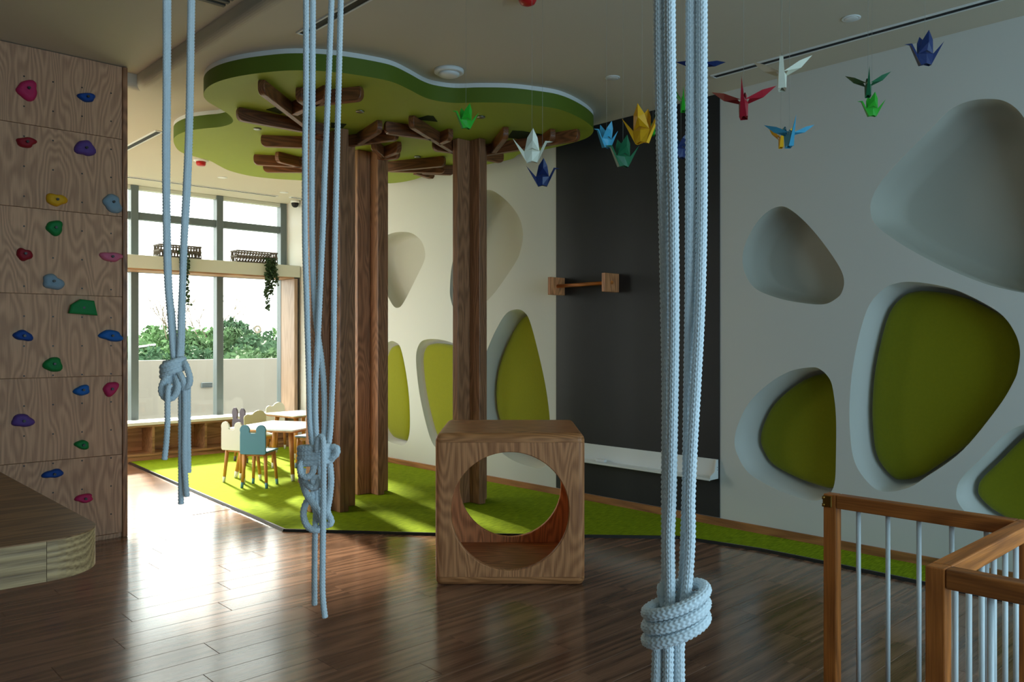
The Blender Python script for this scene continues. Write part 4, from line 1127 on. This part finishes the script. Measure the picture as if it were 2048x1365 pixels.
# ------------------------------------------------------------------ ORIGAMI CRANES
def paper(name, c): return mat('paper_' + name, srgb(*c), 0.28, 0.5, noise=0.06, nscale=25)
PC = {'bright_green': paper('bright_green', (40, 168, 40)), 'white': paper('white', (228, 228, 208)), 'navy': paper('navy', (16, 40, 92)), 'sky': paper('sky', (70, 164, 200)),
      'yellow': paper('yellow', (240, 178, 22)), 'dark_green': paper('dark_green', (16, 96, 60)), 'red': paper('red', (160, 24, 44))}
def poly_mesh(name, polys):
    bm = bmesh.new()
    for p in polys: bm.faces.new([bm.verts.new(v) for v in p])
    bmesh.ops.remove_doubles(bm, verts=bm.verts, dist=1e-5)
    m = bpy.data.meshes.new(name); bm.to_mesh(m); bm.free(); return m
def crane(px, py, d, yaw, wing, scale, colour, label, roll=0.0):
    """px,py is the middle of the body; yaw 0 has the head pointing to the right in the photo's frame of the room"""
    p = at(px, py, d)
    root = empty('origami_crane', p, yaw - TH); tag(root, label, 'paper crane', 'paper cranes hanging from the ceiling')
    root.rotation_euler = (0, roll, yaw - TH)
    k = scale; m = PC[colour]
    zt_ = 0.022
    body = []
    for s_ in (-1, 1):
        B1, B2, B0 = (-0.024, s_ * 0.011, -0.03), (0.024, s_ * 0.011, -0.03), (0.0, s_ * 0.014, -0.024)
        T1, T2, T0 = (-0.036, s_ * 0.005, zt_), (0.036, s_ * 0.005, zt_), (0.0, s_ * 0.015, zt_ - 0.004)
        body += [[B1, B0, T0, T1], [B0, B2, T2, T0], [B1, B0, (0, 0, -0.02)], [B0, B2, (0, 0, -0.02)]]
    body += [[(-0.036, -0.005, zt_), (0, -0.015, zt_ - 0.004), (0, 0, zt_ + 0.022)], [(0.036, -0.005, zt_), (0, -0.015, zt_ - 0.004), (0, 0, zt_ + 0.022)],
             [(-0.036, 0.005, zt_), (0, 0.015, zt_ - 0.004), (0, 0, zt_ + 0.022)], [(0.036, 0.005, zt_), (0, 0.015, zt_ - 0.004), (0, 0, zt_ + 0.022)]]
    sc_ = lambda P: [[tuple(c * k for c in v) for v in q] for q in P]
    obj('body', poly_mesh('crane_body', sc_(body)), m, root)
    for s_ in (-1, 1):
        c_, sn_ = math.cos(math.radians(wing)), math.sin(math.radians(wing))
        tip = (0.004, s_ * (0.012 + 0.10 * c_), zt_ + 0.10 * sn_)
        r1_, r2_, r0 = (-0.034, s_ * 0.006, zt_), (0.034, s_ * 0.006, zt_), (0.0, s_ * 0.02, zt_ + 0.012)
        low = (0.002, s_ * (0.012 + 0.05 * c_ + 0.012 * sn_), zt_ + 0.05 * sn_ - 0.013 * c_)
        ea, eb = (-0.022, s_ * (0.010 + 0.055 * c_), zt_ + 0.055 * sn_ + 0.004), (0.024, s_ * (0.010 + 0.055 * c_), zt_ + 0.055 * sn_ + 0.004)
        obj('wing', poly_mesh('crane_wing', sc_([[r1_, r0, low], [r1_, low, ea], [ea, low, tip], [r0, r2_, low], [r2_, eb, low], [low, eb, tip]])), m, root)
    tail = (-0.088, 0, 0.082)
    obj('tail', poly_mesh('crane_tail', sc_([[(-0.024, -0.010, -0.03), (-0.036, -0.004, zt_), tail], [(-0.024, 0.010, -0.03), (-0.036, 0.004, zt_), tail], [(-0.024, -0.010, -0.03), (-0.024, 0.010, -0.03), tail]])), m, root)
    n1, n2 = (0.066, 0, 0.062), (0.060, 0, 0.074)
    obj('neck', poly_mesh('crane_neck', sc_([[(0.024, -0.012, -0.03), (0.036, -0.004, zt_), (0.060, -0.003, 0.07), (0.068, -0.006, 0.062)], [(0.024, 0.012, -0.03), (0.036, 0.004, zt_), (0.060, 0.003, 0.07), (0.068, 0.006, 0.062)], [(0.024, -0.012, -0.03), (0.024, 0.012, -0.03), (0.068, 0.006, 0.062), (0.068, -0.006, 0.062)]])), m, root)
    obj('head', poly_mesh('crane_head', sc_([[(0.060, -0.002, 0.0705), (0.068, -0.005, 0.0625), (0.096, 0, 0.066)], [(0.060, 0.002, 0.0705), (0.068, 0.005, 0.0625), (0.096, 0, 0.066)], [(0.060, -0.002, 0.0705), (0.060, 0.002, 0.0705), (0.096, 0, 0.066)]])), m, root)
    ztop = (H1 if (p.x < XB and p.y < YB) else H2)
    xc, yc = (p.x - 0, p.y - 0)
    # the canopy is lower than the ceiling where it covers the crane
    inside = False
    for i in range(len(cc)):
        (x1, y1_), (x2, y2_) = cc[i], cc[(i + 1) % len(cc)]
        if (y1_ > p.y) != (y2_ > p.y) and p.x < (x2 - x1) * (p.y - y1_) / (y2_ - y1_) + x1: inside = not inside
    if inside: ztop = ZU
    th = obj('thread', cyl((0, 0, (zt_ + 0.021) * k), (0, 0, ztop - p.z - 0.0003), 0.0006, n=5), M['thread'], root)
    th.rotation_euler = (0, -roll, 0)
CR = [
 (932, 248, 3.9, R(-150), 62, 0.80, 'bright_green', 'bright green paper crane hanging alone in front of the canopy'),
 (1064, 313, 3.6, R(0), 72, 0.98, 'white', 'white paper crane hanging just above a navy one, left of the chalkboard'),
 (1085, 362, 3.8, R(0), 60, 0.88, 'navy', 'navy paper crane hanging lowest, below the white one'),
 (1213, 286, 3.7, R(215), 68, 0.80, 'sky', 'sky blue paper crane hanging in front of the chalkboard'),
 (1284, 272, 3.3, R(-35), 70, 1.05, 'yellow', 'large yellow paper crane just left of the thick rope'),
 (1246, 322, 3.7, R(200), 68, 0.95, 'dark_green', 'dark green paper crane below the yellow one'),
 (1306, 262, 4.3, R(90), 60, 0.8, 'bright_green', 'green paper crane mostly hidden behind the yellow one'),
 (1366, 212, 3.9, R(80), 62, 0.9, 'bright_green', 'bright green paper crane peeking between the strands of the thick rope'),
 (1362, 306, 4.0, R(30), 60, 0.9, 'navy', 'blue paper crane peeking low between the strands of the thick rope'),
 (1402, 140, 3.4, R(90), 8, 0.95, 'navy', 'blue paper crane with wings spread flat behind the thick rope'),
 (1487, 218, 3.0, R(70), 26, 1.14, 'red', 'red paper crane with wide wings right of the thick rope'),
 (1564, 162, 3.3, R(-110), 32, 1.2, 'white', 'white paper crane with spread wings near the ceiling slot'),
 (1579, 280, 3.4, R(88), 24, 1.02, 'sky', 'sky blue paper crane with spread wings in front of a yellow one'),
 (1562, 286, 3.8, R(-100), 50, 0.78, 'yellow', 'yellow paper crane partly hidden behind the sky blue one'),
 (1736, 180, 3.5, R(70), 32, 0.95, 'dark_green', 'dark green paper crane hanging above a bright green one'),
 (1744, 224, 4.0, R(180), 66, 0.78, 'bright_green', 'bright green paper crane at the right, below a dark green one'),
 (1850, 118, 3.4, R(180), 72, 0.92, 'navy', 'navy paper crane furthest right, high near the ceiling'),
]
for c_ in CR: crane(*c_)
